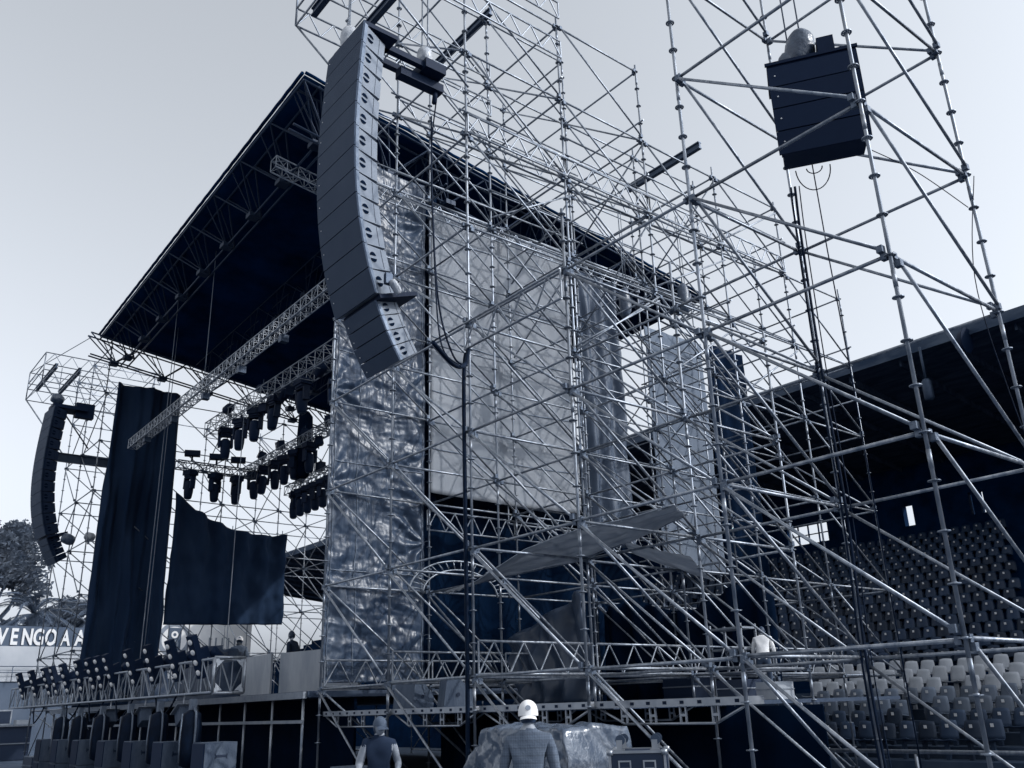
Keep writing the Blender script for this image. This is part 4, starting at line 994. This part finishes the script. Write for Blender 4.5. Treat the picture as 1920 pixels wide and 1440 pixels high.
# ------------------------------------------------------------------ people
def person(name, loc, yaw, J, label, regions, head, cap=None, hair=True, scale=1.0, cape=None):
    """J: joints in local metres facing +y (dict). Skin modifier body converted to one mesh with a shaped head."""
    ch = [('pel', 'sp1'), ('sp1', 'sp2'), ('sp2', 'nk0'), ('nk0', 'nk1'),
          ('sp2', 'shl'), ('shl', 'ell'), ('ell', 'wrl'), ('wrl', 'hal'), ('sp2', 'shr'), ('shr', 'elr'), ('elr', 'wrr'), ('wrr', 'har'),
          ('pel', 'hil'), ('hil', 'knl'), ('knl', 'anl'), ('anl', 'tol'), ('pel', 'hir'), ('hir', 'knr'), ('knr', 'anr'), ('anr', 'tor')]
    RAD = dict(pel=(.165, .12), sp1=(.15, .105), sp2=(.165, .115), nk0=(.075, .07), nk1=(.056, .058), sh=(.075, .07), el=(.05, .05), wr=(.034, .03), ha=(.04, .022), hi=(.10, .10), kn=(.065, .065), an=(.043, .048), to=(.045, .035))
    names = list(J); me = bpy.data.meshes.new('body')
    me.from_pydata([J[n] for n in names], [(names.index(a), names.index(b)) for a, b in ch], [])
    o = bpy.data.objects.new('tmp', me); col.objects.link(o)
    md = o.modifiers.new('s', 'SKIN'); md.use_smooth_shade = True
    sk = me.skin_vertices[0].data
    for i, n in enumerate(names):
        r = RAD.get(n) or RAD[n[:2]]
        sk[i].radius = r; sk[i].use_root = (n == 'pel')
    sub = o.modifiers.new('u', 'SUBSURF'); sub.levels = 2; sub.render_levels = 2
    dg = bpy.context.evaluated_depsgraph_get(); body = bpy.data.meshes.new_from_object(o.evaluated_get(dg))
    bpy.data.objects.remove(o)
    mats_, fn = regions
    mb = MB(); mb.v = [tuple(v.co) for v in body.vertices]
    for p in body.polygons:
        mb.f.append(tuple(p.vertices)); mb.mi.append(fn(p.center)); mb.sm.append(True)
    bpy.data.meshes.remove(body)
    # head: egg with brow, nose, chin, ears
    hc, hy, hp = head; hc = Vector(hc); Rh = Matrix.Rotation(hy, 3, 'Z') @ Matrix.Rotation(hp, 3, 'X')
    mb.v = [tuple(Vector(p) + V(.010 * fbm(p[0] * 9, p[1] * 9, p[2] * 5), .012 * fbm(p[0] * 8 + 3, p[1] * 8, p[2] * 4), 0)) if .95 < p[2] < 1.46 else p for p in mb.v]
    mb.cur = 0
    def hd(u, v):
        a = u * 2 * math.pi; t = v * math.pi; sx_, sy_, sz_ = .077, .097, .118
        x, y, z = math.sin(t) * math.sin(a), math.sin(t) * math.cos(a), -math.cos(t)
        if z < 0: x *= 1 - .28 * z * z; y *= 1 - .1 * z * z
        fr = max(0, y) ** 4
        y2 = y + .20 * fr * math.exp(-((z + .12) / .16) ** 2) * math.exp(-(x / .2) ** 2) - .07 * fr * math.exp(-((z - .1) / .1) ** 2) * math.exp(-((abs(x) - .38) / .18) ** 2) + .05 * fr * math.exp(-((z + .55) / .12) ** 2) * math.exp(-(x / .3) ** 2) - .04 * fr * math.exp(-((z + .47) / .04) ** 2) * math.exp(-(x / .3) ** 2)
        ear = .12 * math.exp(-((abs(x) - .96) / .1) ** 2) * math.exp(-((z + .02) / .2) ** 2) * math.exp(-((y + .05) / .16) ** 2)
        return hc + Rh @ V(x * sx_ * (1 + ear * 1.4), y2 * sy_, z * sz_)
    mb.grid(hd, 28, 24)
    # hands: fingers
    for s in ('l', 'r'):
        w, h = Vector(J['wr' + s]), Vector(J['ha' + s]); d = (h - w).normalized(); sd = d.cross(V(0, 1, .2)).normalized()
        for k in range(4):
            b0 = h + sd * (-.028 + .019 * k) + d * .01; ln = (.07, .08, .075, .06)[k]
            mb.path([b0, b0 + d * ln * .5 + V(0, .01, 0), b0 + d * ln + V(0, .028, 0)], .008, 6, [.0095, .009, .007])
        b0 = w + d * .035 + V(0, .02, 0); mb.path([b0, b0 + d * .03 + V(0, .035, 0), b0 + d * .065 + V(0, .045, 0)], .01, 6, [.012, .011, .008])
    e = empty(name, loc, label, 'person'); e.rotation_euler = (0, 0, yaw); e.scale = (scale,) * 3
    me = mb.mesh('body', mats_); bo = bpy.data.objects.new('body', me); col.objects.link(bo); bo.parent = e
    def child(nm, m_, mt):
        c = bpy.data.objects.new(nm, m_.mesh(nm, mt)); col.objects.link(c); c.parent = e; return c
    if hair:
        m_ = MB()
        def hr(u, v):
            a = (.20 + .60 * u) * 2 * math.pi; t = (.27 + .73 * v) * math.pi
            return hc + Rh @ V(math.sin(t) * math.sin(a) * .083, math.sin(t) * math.cos(a) * .103 - .004, -math.cos(t) * .124 + .002)
        m_.grid(hr, 20, 14); child('hair', m_, M_HAIR)
    if cap:
        cm, back_brim = cap; m_ = MB()
        def cp(u, v):
            a = u * 2 * math.pi; t = (.0 + (.52 if back_brim else .44) * v) * math.pi
            return hc + Rh @ V(math.sin(t) * math.sin(a) * .093, math.sin(t) * math.cos(a) * .113, math.cos(t) * .112 + .020 - (.03 * v ** 6)) + Rh @ V(math.sin(a), math.cos(a), 0) * (.0035 * abs(math.sin(a * 3)) * math.sin(t))
        m_.grid(cp, 28, 14)
        sgn = -1 if back_brim else 1
        def br(u, v):
            a = (-.9 + 1.8 * u); r = 1 + .62 * v
            return hc + Rh @ V(math.sin(a) * .092 * (1 + .12 * v), sgn * (math.cos(a) * .112 + .085 * v * math.cos(a * .9)), (-.016 if back_brim else .022) - .03 * v - .012 * a * a)
        m_.grid(br, 16, 5); co = child('cap', m_, cm)
        if back_brim:
            m_ = MB(); m_.lathe([(.026, 0), (.026, .006)], hc + Rh @ V(0, -.103, .052), 14, Rh @ Matrix.Rotation(math.pi / 2 - .5, 3, 'X')); em = bpy.data.objects.new('emblem', m_.mesh('emblem', M_EMBL)); col.objects.link(em); em.parent = co
    return e
def stand(h=1.0, lean=0.0, arml=None, armr=None):
    J = dict(pel=(0, 0, .95), sp1=(0, lean * .35, 1.14), sp2=(0, lean * .75, 1.34), nk0=(0, lean * .98, 1.47), nk1=(0, lean * 1.08 + .01, 1.56),
             shl=(-.18, lean * .85, 1.385), ell=(-.25, lean * .7 - .02, 1.13), wrl=(-.25, lean * .7 + .12, .90), hal=(-.245, lean * .7 + .17, .83),
             shr=(.185, lean * .85 + .02, 1.395), elr=(.25, lean * .7 - .02, 1.13), wrr=(.25, lean * .7 + .12, .90), har=(.245, lean * .7 + .17, .83),
             hil=(-.10, 0, .90), knl=(-.11, .02, .50), anl=(-.115, -.02, .09), tol=(-.13, .13, .035),
             hir=(.10, 0, .90), knr=(.11, .02, .50), anr=(.115, -.02, .09), tor=(.13, .13, .035))
    if arml: J.update(ell=arml[0], wrl=arml[1], hal=arml[2])
    if armr: J.update(elr=armr[0], wrr=armr[1], har=armr[2])
    return J
def reg(shirt, sleeve=1.06, vest=False):
    def fn(c):
        if c.z > 1.49 and abs(c.x) < .1: return 0
        if abs(c.x) > .17 and c.z < sleeve: return 0
        if vest and abs(c.x) > .2 and c.z < 1.36: return 0
        if c.z < .93: return 2
        return 1
    return ([M_SKIN, shirt, M_TROUS], fn)
person('person', (-6.93, 5.72, 0), math.radians(42), stand(), 'man seen from behind in a white cap and checked shirt', reg(M_SHIRT, 1.10), ((0, .02, 1.62), .15, -.05), (M_CAPW, True), True, .985)
person('person', (-10.6, 6.28, 0), math.radians(-118), stand(lean=.16, arml=((-.27, .05, 1.13), (-.24, .25, .98), (-.22, .33, .95)), armr=((.26, .1, 1.12), (.25, .3, 1.0), (.2, .38, .98))), 'man in a dark sleeveless top and grey cap stooping beside a pole', reg(M_SHIRTD, 1.36, True), ((0, .21, 1.60), .35, -.15), (M_CAPG, False), True, .93)
person('person', (-26.6, 10.9, 2.1), math.radians(60), stand(lean=.12), 'man in a grey shirt and pale cap on stage with his back turned', reg(M_SHIRTG, 1.1), ((0, .16, 1.61), 0, -.3), (M_CAPW, True), True, 1.06)
person('person', (-23.0, 11.0, 2.1), math.radians(120), stand(lean=.1), 'person in dark clothes on stage behind the pale boards', reg(M_SHIRTD, 1.0), ((0, .14, 1.61), 0, -.2), None, True, .98)
person('person', (-11.0, 15.0, 1.67), math.radians(30), stand(lean=.3), 'worker in a white shirt bending over on the side deck', reg(M_SHIRTW, 1.0), ((0, .36, 1.58), 0, -.5), None, True, .80)

# ------------------------------------------------------------------ stadium stand behind
stn = empty('stadium_stand', (-25, 28, 0), 'long dark covered stadium stand behind the stage', 'stand')
for r in range(7):
    mb = MB(); y = 20.0 + .8 * r; mb.box((-18.2, y, 0), (25, y + .796, .32 + .25 * r)); mb.build('terrace_step', M_CONC, stn)
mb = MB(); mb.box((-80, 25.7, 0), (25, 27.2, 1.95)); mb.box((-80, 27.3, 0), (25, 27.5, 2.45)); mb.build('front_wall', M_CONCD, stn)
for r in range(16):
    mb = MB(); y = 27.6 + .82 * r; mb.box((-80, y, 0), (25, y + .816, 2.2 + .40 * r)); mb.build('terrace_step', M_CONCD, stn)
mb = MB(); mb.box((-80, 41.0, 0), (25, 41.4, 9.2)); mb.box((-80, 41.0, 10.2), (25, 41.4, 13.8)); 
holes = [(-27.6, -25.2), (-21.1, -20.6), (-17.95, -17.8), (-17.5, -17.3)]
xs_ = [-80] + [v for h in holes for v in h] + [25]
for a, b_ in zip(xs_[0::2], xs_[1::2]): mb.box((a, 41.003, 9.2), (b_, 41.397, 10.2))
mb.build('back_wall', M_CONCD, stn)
mb = MB()
for xx in (-26.4, -25.8, -27.0): mb.box((xx - .02, 41.1, 9.2), (xx + .02, 41.2, 10.2))
mb.box((-27.6, 41.1, 9.66), (-25.2, 41.2, 9.70)); mb.build('window_bars', M_CONCD, stn)
mb = MB(); mb.quadbox([V(-80, 30, 13.2), V(25, 30, 13.2), V(25, 42, 11.9), V(-80, 42, 11.9), V(-80, 30, 13.42), V(25, 30, 13.42), V(25, 42, 12.3), V(-80, 42, 12.3)]); mb.build('roof', M_SROOF, stn)
mb = MB()
for q in range(52):
    xx = -80 + 2.04 * q; mb.quadbox([V(xx, 30.3, 12.95), V(xx + .09, 30.3, 12.95), V(xx + .09, 41.9, 11.7), V(xx, 41.9, 11.7), V(xx, 30.3, 13.17), V(xx + .09, 30.3, 13.17), V(xx + .09, 41.9, 11.92), V(xx, 41.9, 11.92)])
mb.build('roof_rafters', M_SROOF, stn)
mb = MB(); mb.box((-80, 29.9, 13.15), (25, 29.998, 13.55)); mb.build('fascia', M_SROOF, stn)
for (x, z, r_) in ((-9.4, 12.2, .45),):
    mb = MB(); mb.lathe([(.05, 0), (.3, .12), (.42, .3), (.45, .34)], (-12.3, 29.7, 12.95), 16, Matrix.Rotation(1.7, 3, 'Y') ); mb.build('horn_speaker', M_BLACK, stn)
mb = MB(); mb.tube((-13.6, 29.7, 13.2), (-13.6, 29.7, 12.0), .05, 8); mb.lathe([(.1, -.7), (.17, -.6), (.17, 0), (.1, .1)], (-13.6, 29.7, 11.9), 12); mb.build('hanging_lamp', M_DARKST, stn)
# seats
def seat_mesh(m, plate=True):
    mb = MB()
    def bk_(u, v):
        w = .21 - .04 * v ** 3; return V((u - .5) * 2 * w, .20 + .09 * v - .05 * (1 - (2 * u - 1) ** 2) * 1 + .05, .40 + .40 * v - .02 * (2 * u - 1) ** 2 * v)
    mb.grid(bk_, 6, 5); 
    def pan(u, v):
        w = .20; return V((u - .5) * 2 * w, -.18 + .40 * v, .40 + .02 * (1 - v) * (1 if v < .2 else 0) - .03 * (1 - (2 * u - 1) ** 2) + .03 * (1 - v))
    mb.grid(pan, 6, 4); thin(mb, .012)
    k = len(mb.v)
    mb.box((-.04, .03, 0), (.04, .12, .36))
    if plate:
        mb.cur = 1; mb.box((-.032, .222, .64), (.032, .232, .71)); mb.cur = 0
    return mb.mesh('stadium_seat', [m, M_WHITE])
SM = {'L': seat_mesh(M_SEATL, False), 'M': seat_mesh(M_SEATM), 'D': seat_mesh(M_SEATD), 'U': seat_mesh(M_SEATU)}
random.seed(11)
rown = ['front', 'second', 'third', 'fourth', 'fifth', 'sixth', 'top']
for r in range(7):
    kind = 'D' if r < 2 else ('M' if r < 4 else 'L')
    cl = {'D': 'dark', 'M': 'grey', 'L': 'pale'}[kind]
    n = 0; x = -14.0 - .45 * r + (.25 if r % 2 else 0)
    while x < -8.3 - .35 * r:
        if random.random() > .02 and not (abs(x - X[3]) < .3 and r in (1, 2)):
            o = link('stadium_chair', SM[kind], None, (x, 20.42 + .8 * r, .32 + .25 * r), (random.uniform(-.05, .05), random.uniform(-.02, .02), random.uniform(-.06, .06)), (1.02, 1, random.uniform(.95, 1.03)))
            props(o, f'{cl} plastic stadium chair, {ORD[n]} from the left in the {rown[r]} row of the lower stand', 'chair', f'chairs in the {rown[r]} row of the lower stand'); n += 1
        x += .5
rest = MB(); cnt = 0
sd_me = SM['U']; sv = [v.co.copy() for v in sd_me.vertices]; sf = [(tuple(p.vertices), p.material_index) for p in sd_me.polygons]
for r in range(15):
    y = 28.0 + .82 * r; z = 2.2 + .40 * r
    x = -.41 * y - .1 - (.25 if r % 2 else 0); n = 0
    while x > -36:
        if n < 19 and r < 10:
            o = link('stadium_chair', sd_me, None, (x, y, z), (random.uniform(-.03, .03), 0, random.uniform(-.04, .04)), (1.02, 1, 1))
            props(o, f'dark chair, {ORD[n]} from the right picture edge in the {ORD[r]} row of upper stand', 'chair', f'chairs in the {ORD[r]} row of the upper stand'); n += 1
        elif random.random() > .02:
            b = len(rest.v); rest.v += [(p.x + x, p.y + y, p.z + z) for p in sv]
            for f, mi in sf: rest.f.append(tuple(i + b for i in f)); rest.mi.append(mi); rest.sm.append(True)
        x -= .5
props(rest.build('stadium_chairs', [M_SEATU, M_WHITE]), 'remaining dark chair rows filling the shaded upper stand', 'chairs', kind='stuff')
br_ = empty('barrier_rail', (-10, 18.2, 0), 'long low steel barrier rail before the seats', 'barrier')
mb = MB(); mb.tube((-17, 18.2, .60), (2, 18.2, .62), .04, 8); mb.build('rail', M_STEEL, br_)
for q in range(9):
    x = -16.6 + 2.2 * q; mb = MB(); mb.tube((x, 18.2, 0), (x, 18.2, .57), .035, 8); mb.build('post', M_ALU, br_)
e = empty('trestle_table', (-9.6, 12.0, 0), 'white topped table at the bottom edge behind the near tower', 'table')
mb = MB(); mb.box((-11.0, 11.7, .78), (-9.0, 12.4, .83)); mb.build('table_top', M_WHITE, e)
for x in (-10.8, -9.2):
    for y in (11.8, 12.3):
        mb = MB(); mb.tube((x, y, 0), (x, y, .78), .02, 6); mb.build('leg', M_STEEL, e)

# ------------------------------------------------------------------ far left: lettered wall, hoarding, trees
lwl = empty('lettered_wall', (-70, 15, 0), 'far stadium wall with large white block letters above a pale band', 'wall')
mb = MB(); mb.box((-71, -60, 0), (-70, 21.8, 4.35)); mb.build('lower_wall', M_WALLG, lwl)
mb = MB(); mb.box((-70.9, -60, 4.35), (-69.9, 21.8, 6.62)); mb.build('pale_band', mat('pale_band', .42, .85, 0, .12, .5), lwl)
mb = MB(); mb.box((-71, -60, 6.62), (-70, 21.8, 7.95)); mb.build('letter_band', M_WALLB, lwl)
Yl = 11.4
for ch_, yy in (('V', 11.85), ('E', 12.62), ('N', 13.3), ('G', 14.02), ('O', 14.76), ('A', 15.75), ('A', 16.72)):
    me = text_mesh(ch_, 1.5, .03, .045); me.materials.clear(); me.materials.append(M_WHITE)
    o = link('letter', me, lwl, (-69.95, yy, 6.75)); o.rotation_euler = (math.pi / 2, 0, math.pi / 2); o.scale = (.62, .98, 1)
mb = MB()
for z in (4.9, 5.3): mb.tube((-69.6, -20, z), (-69.6, 21, z), .03, 6)
for q in range(28): mb.tube((-69.6, -20 + 1.5 * q, 4.3), (-69.6, -20 + 1.5 * q, 5.3), .03, 6)
mb.build('handrail', M_DARKST, lwl)
hb_ = empty('hoarding', (-70, 26, 0), 'white hoarding with a round crest seen under the black cloth', 'hoarding')
mb = MB(); mb.box((-70.6, 22.0, 0), (-70.4, 29.8, 4.5)); mb.build('base', M_WALLG, hb_)
mb = MB(); mb.box((-70.5, 22.0, 4.5), (-70.3, 29.8, 9.0)); mb.build('panel', M_WHITE, hb_)
def ringm(c, r0, r1, n=36, dx=.02):
    m_ = MB(); c = Vector(c)
    a = [len(m_.v)]
    for rr, x in ((r0, 0), (r1, 0), (r1, dx), (r0, dx)):
        for i in range(n):
            q = 2 * math.pi * i / n; m_.v.append(tuple(c + V(x, rr * math.cos(q), rr * math.sin(q))))
    for k in range(4):
        for i in range(n): m_.face((k * n + i, k * n + (i + 1) % n, ((k + 1) % 4) * n + (i + 1) % n, ((k + 1) % 4) * n + i))
    return m_
ringm((-70.298, 23.75, 7.3), .95, 1.25).build('crest_ring', M_EMBL, hb_)
mb = MB(); mb.box((-70.298, 23.25, 6.5), (-70.28, 24.25, 8.15)); mb.build('crest_shield', M_WALLB, hb_)
ringm((-70.278, 23.75, 7.65), .12, .26).build('crest_disc', M_WHITE, hb_); ringm((-70.278, 23.75, 6.95), .2, .33).build('crest_disc', M_EMBL, hb_)
for q, yy in enumerate((26.4, 26.9, 27.4, 27.9, 28.4, 28.9)):
    mb = MB(); mb.box((-70.298, yy, 6.6), (-70.28, yy + .12, 7.5)); mb.box((-70.298, yy, 6.6), (-70.281, yy + .34, 6.72)); mb.build('crest_lettering', M_EMBL, hb_)

# trees
def leaf_crown(mb, c, rx, ry, rz, n, size, seed):
    rnd = random.Random(seed); clumps = []
    for _ in range(26):
        while True:
            p = V(rnd.uniform(-1, 1), rnd.uniform(-1, 1), rnd.uniform(-1, 1))
            if .25 < p.length < 1: break
        clumps.append((V(c[0] + p.x * rx, c[1] + p.y * ry, c[2] + p.z * rz), rnd.uniform(.22, .42)))
    for _ in range(n):
        cc, cr = rnd.choice(clumps)
        q = V(rnd.gauss(0, 1), rnd.gauss(0, 1), rnd.gauss(0, 1)).normalized() * (rnd.random() ** .45) * cr
        p = cc + V(q.x * rx, q.y * ry, q.z * rz)
        a = V(rnd.gauss(0, 1), rnd.gauss(0, 1), rnd.gauss(0, .6)).normalized() * size * rnd.uniform(.6, 1.4); b = a.orthogonal().normalized() * size * .45
        k = len(mb.v); mb.v += [tuple(p - a), tuple(p + b), tuple(p + a), tuple(p - b)]; mb.face((k, k + 1, k + 2, k + 3))
    return clumps
def tree(loc, h, crown, n, size, seed, label):
    e = empty('broadleaf_tree', loc, label, 'tree')
    mb = MB(); cl = leaf_crown(mb, *crown, n, size, seed); mb.build('crown', M_LEAF, e)
    mb = MB(); L = Vector(loc); top = V(crown[0][0], crown[0][1], crown[0][2])
    mb.path([L, L.lerp(top, .5) + V(.3, -.2, 0), top], .4, 8, [.5, .36, .15])
    for c_, _ in cl[:14]: mb.path([L.lerp(top, .55), L.lerp(c_, .75) + V(0, 0, .6), c_], .1, 5, [.2, .11, .03])
    mb.build('trunk', M_BARK, e)
tree((-92, 14.2, 0), 18, ((-92, 13.6, 14.6), 5.5, 4.6, 4.6), 15000, .26, 5, 'large loose-crowned tree rising at the left edge above the palms')
tree((-98, 24.5, 0), 14, ((-98, 23.5, 11.0), 4, 3.6, 2.6), 6000, .26, 9, 'smaller leafy tree behind the far scaffold right of the palms')
def palm(loc, h, n, fl, seed, label):
    rnd = random.Random(seed); e = empty('palm_tree', loc, label, 'tree', 'palms behind the lettered wall'); L = Vector(loc); top = L + V(0, 0, h)
    mb = MB(); mb.path([L + V(0, 0, h * t / 6) + V(.08 * math.sin(t), 0, 0) for t in range(7)], .4, 9, [.5, .42, .40, .38, .38, .42, .5]); mb.build('trunk', M_BARK, e)
    for q in range(n):
        az = 2.4 * q + rnd.random() * .4; el = rnd.uniform(-.35, 1.35); Lf = fl * rnd.uniform(.85, 1.1)
        d = V(math.cos(az), math.sin(az), 0); mb = MB(); spine = []
        for t in range(11):
            s = t / 10; spine.append(top + d * Lf * s * math.cos(el * (1 - .2 * s)) + V(0, 0, Lf * (s * math.sin(el) - .62 * s * s * (1 if el > 0 else .6))))
        for t in range(10):
            p0, p1 = spine[t], spine[t + 1]; w = .5 * math.sin(math.pi * (t + 1) / 11.5) + .06; side = d.cross(V(0, 0, 1))
            for u in range(5):
                b = p0.lerp(p1, u / 5)
                for sg in (-1, 1):
                    tip = b + side * sg * w * rnd.uniform(.8, 1.1) + (p1 - p0).normalized() * w * .7 + V(0, 0, -.35 * w); k = len(mb.v)
                    mb.v += [tuple(b), tuple(b + (p1 - p0) * .16), tuple(tip)]; mb.face((k, k + 1, k + 2))
        mb.path(spine, .03, 4); mb.build('frond', M_PALM, e)
palm((-84, 16.6, 0), 10.2, 34, 4.4, 1, 'date palm nearest the left edge, trunk above the letter E')
palm((-86, 22.3, 0), 10.6, 32, 4.2, 2, 'date palm showing through the far scaffold poles')
palm((-88, 11.6, 0), 9.6, 30, 4.2, 3, 'palm cut off by the left picture edge')
hd_ = MB(); leaf_crown(hd_, (-90, 12, 8.2), 2.5, 22, 1.9, 9000, .3, 21)
props(hd_.build('hedge', M_LEAF), 'dark mass of bushes along the top of the lettered wall', 'bushes', kind='stuff')

# road case desk at the far left
e = empty('mixing_desk_case', (-52.5, 10.6, 0), 'dark road case with a pale top and screen at the left edge', 'road case')
mb = MB(); mb.box((-56.5, 9.2, 0.02), (-51.7, 10.9, 1.55)); mb.build('body', M_CASED, e)
mb = MB(); mb.box((-56.6, 9.1, 1.55), (-51.6, 11.0, 1.64)); mb.box((-51.69, 9.2, .75), (-51.66, 10.9, .80)); mb.build('trim', M_ALUD, e)
mb = MB(); mb.box((-53.0, 9.3, 1.64), (-52.8, 10.15, 2.35)); mb.build('screen', M_ALUD, e)
mb = MB(); mb.box((-52.799, 9.36, 1.7), (-52.79, 10.09, 2.28)); mb.build('screen_face', M_CASED, e)
mb = MB(); mb.box((-52.7, 10.25, 1.645), (-52.0, 10.85, 1.85)); mb.build('console', M_PLY, e)
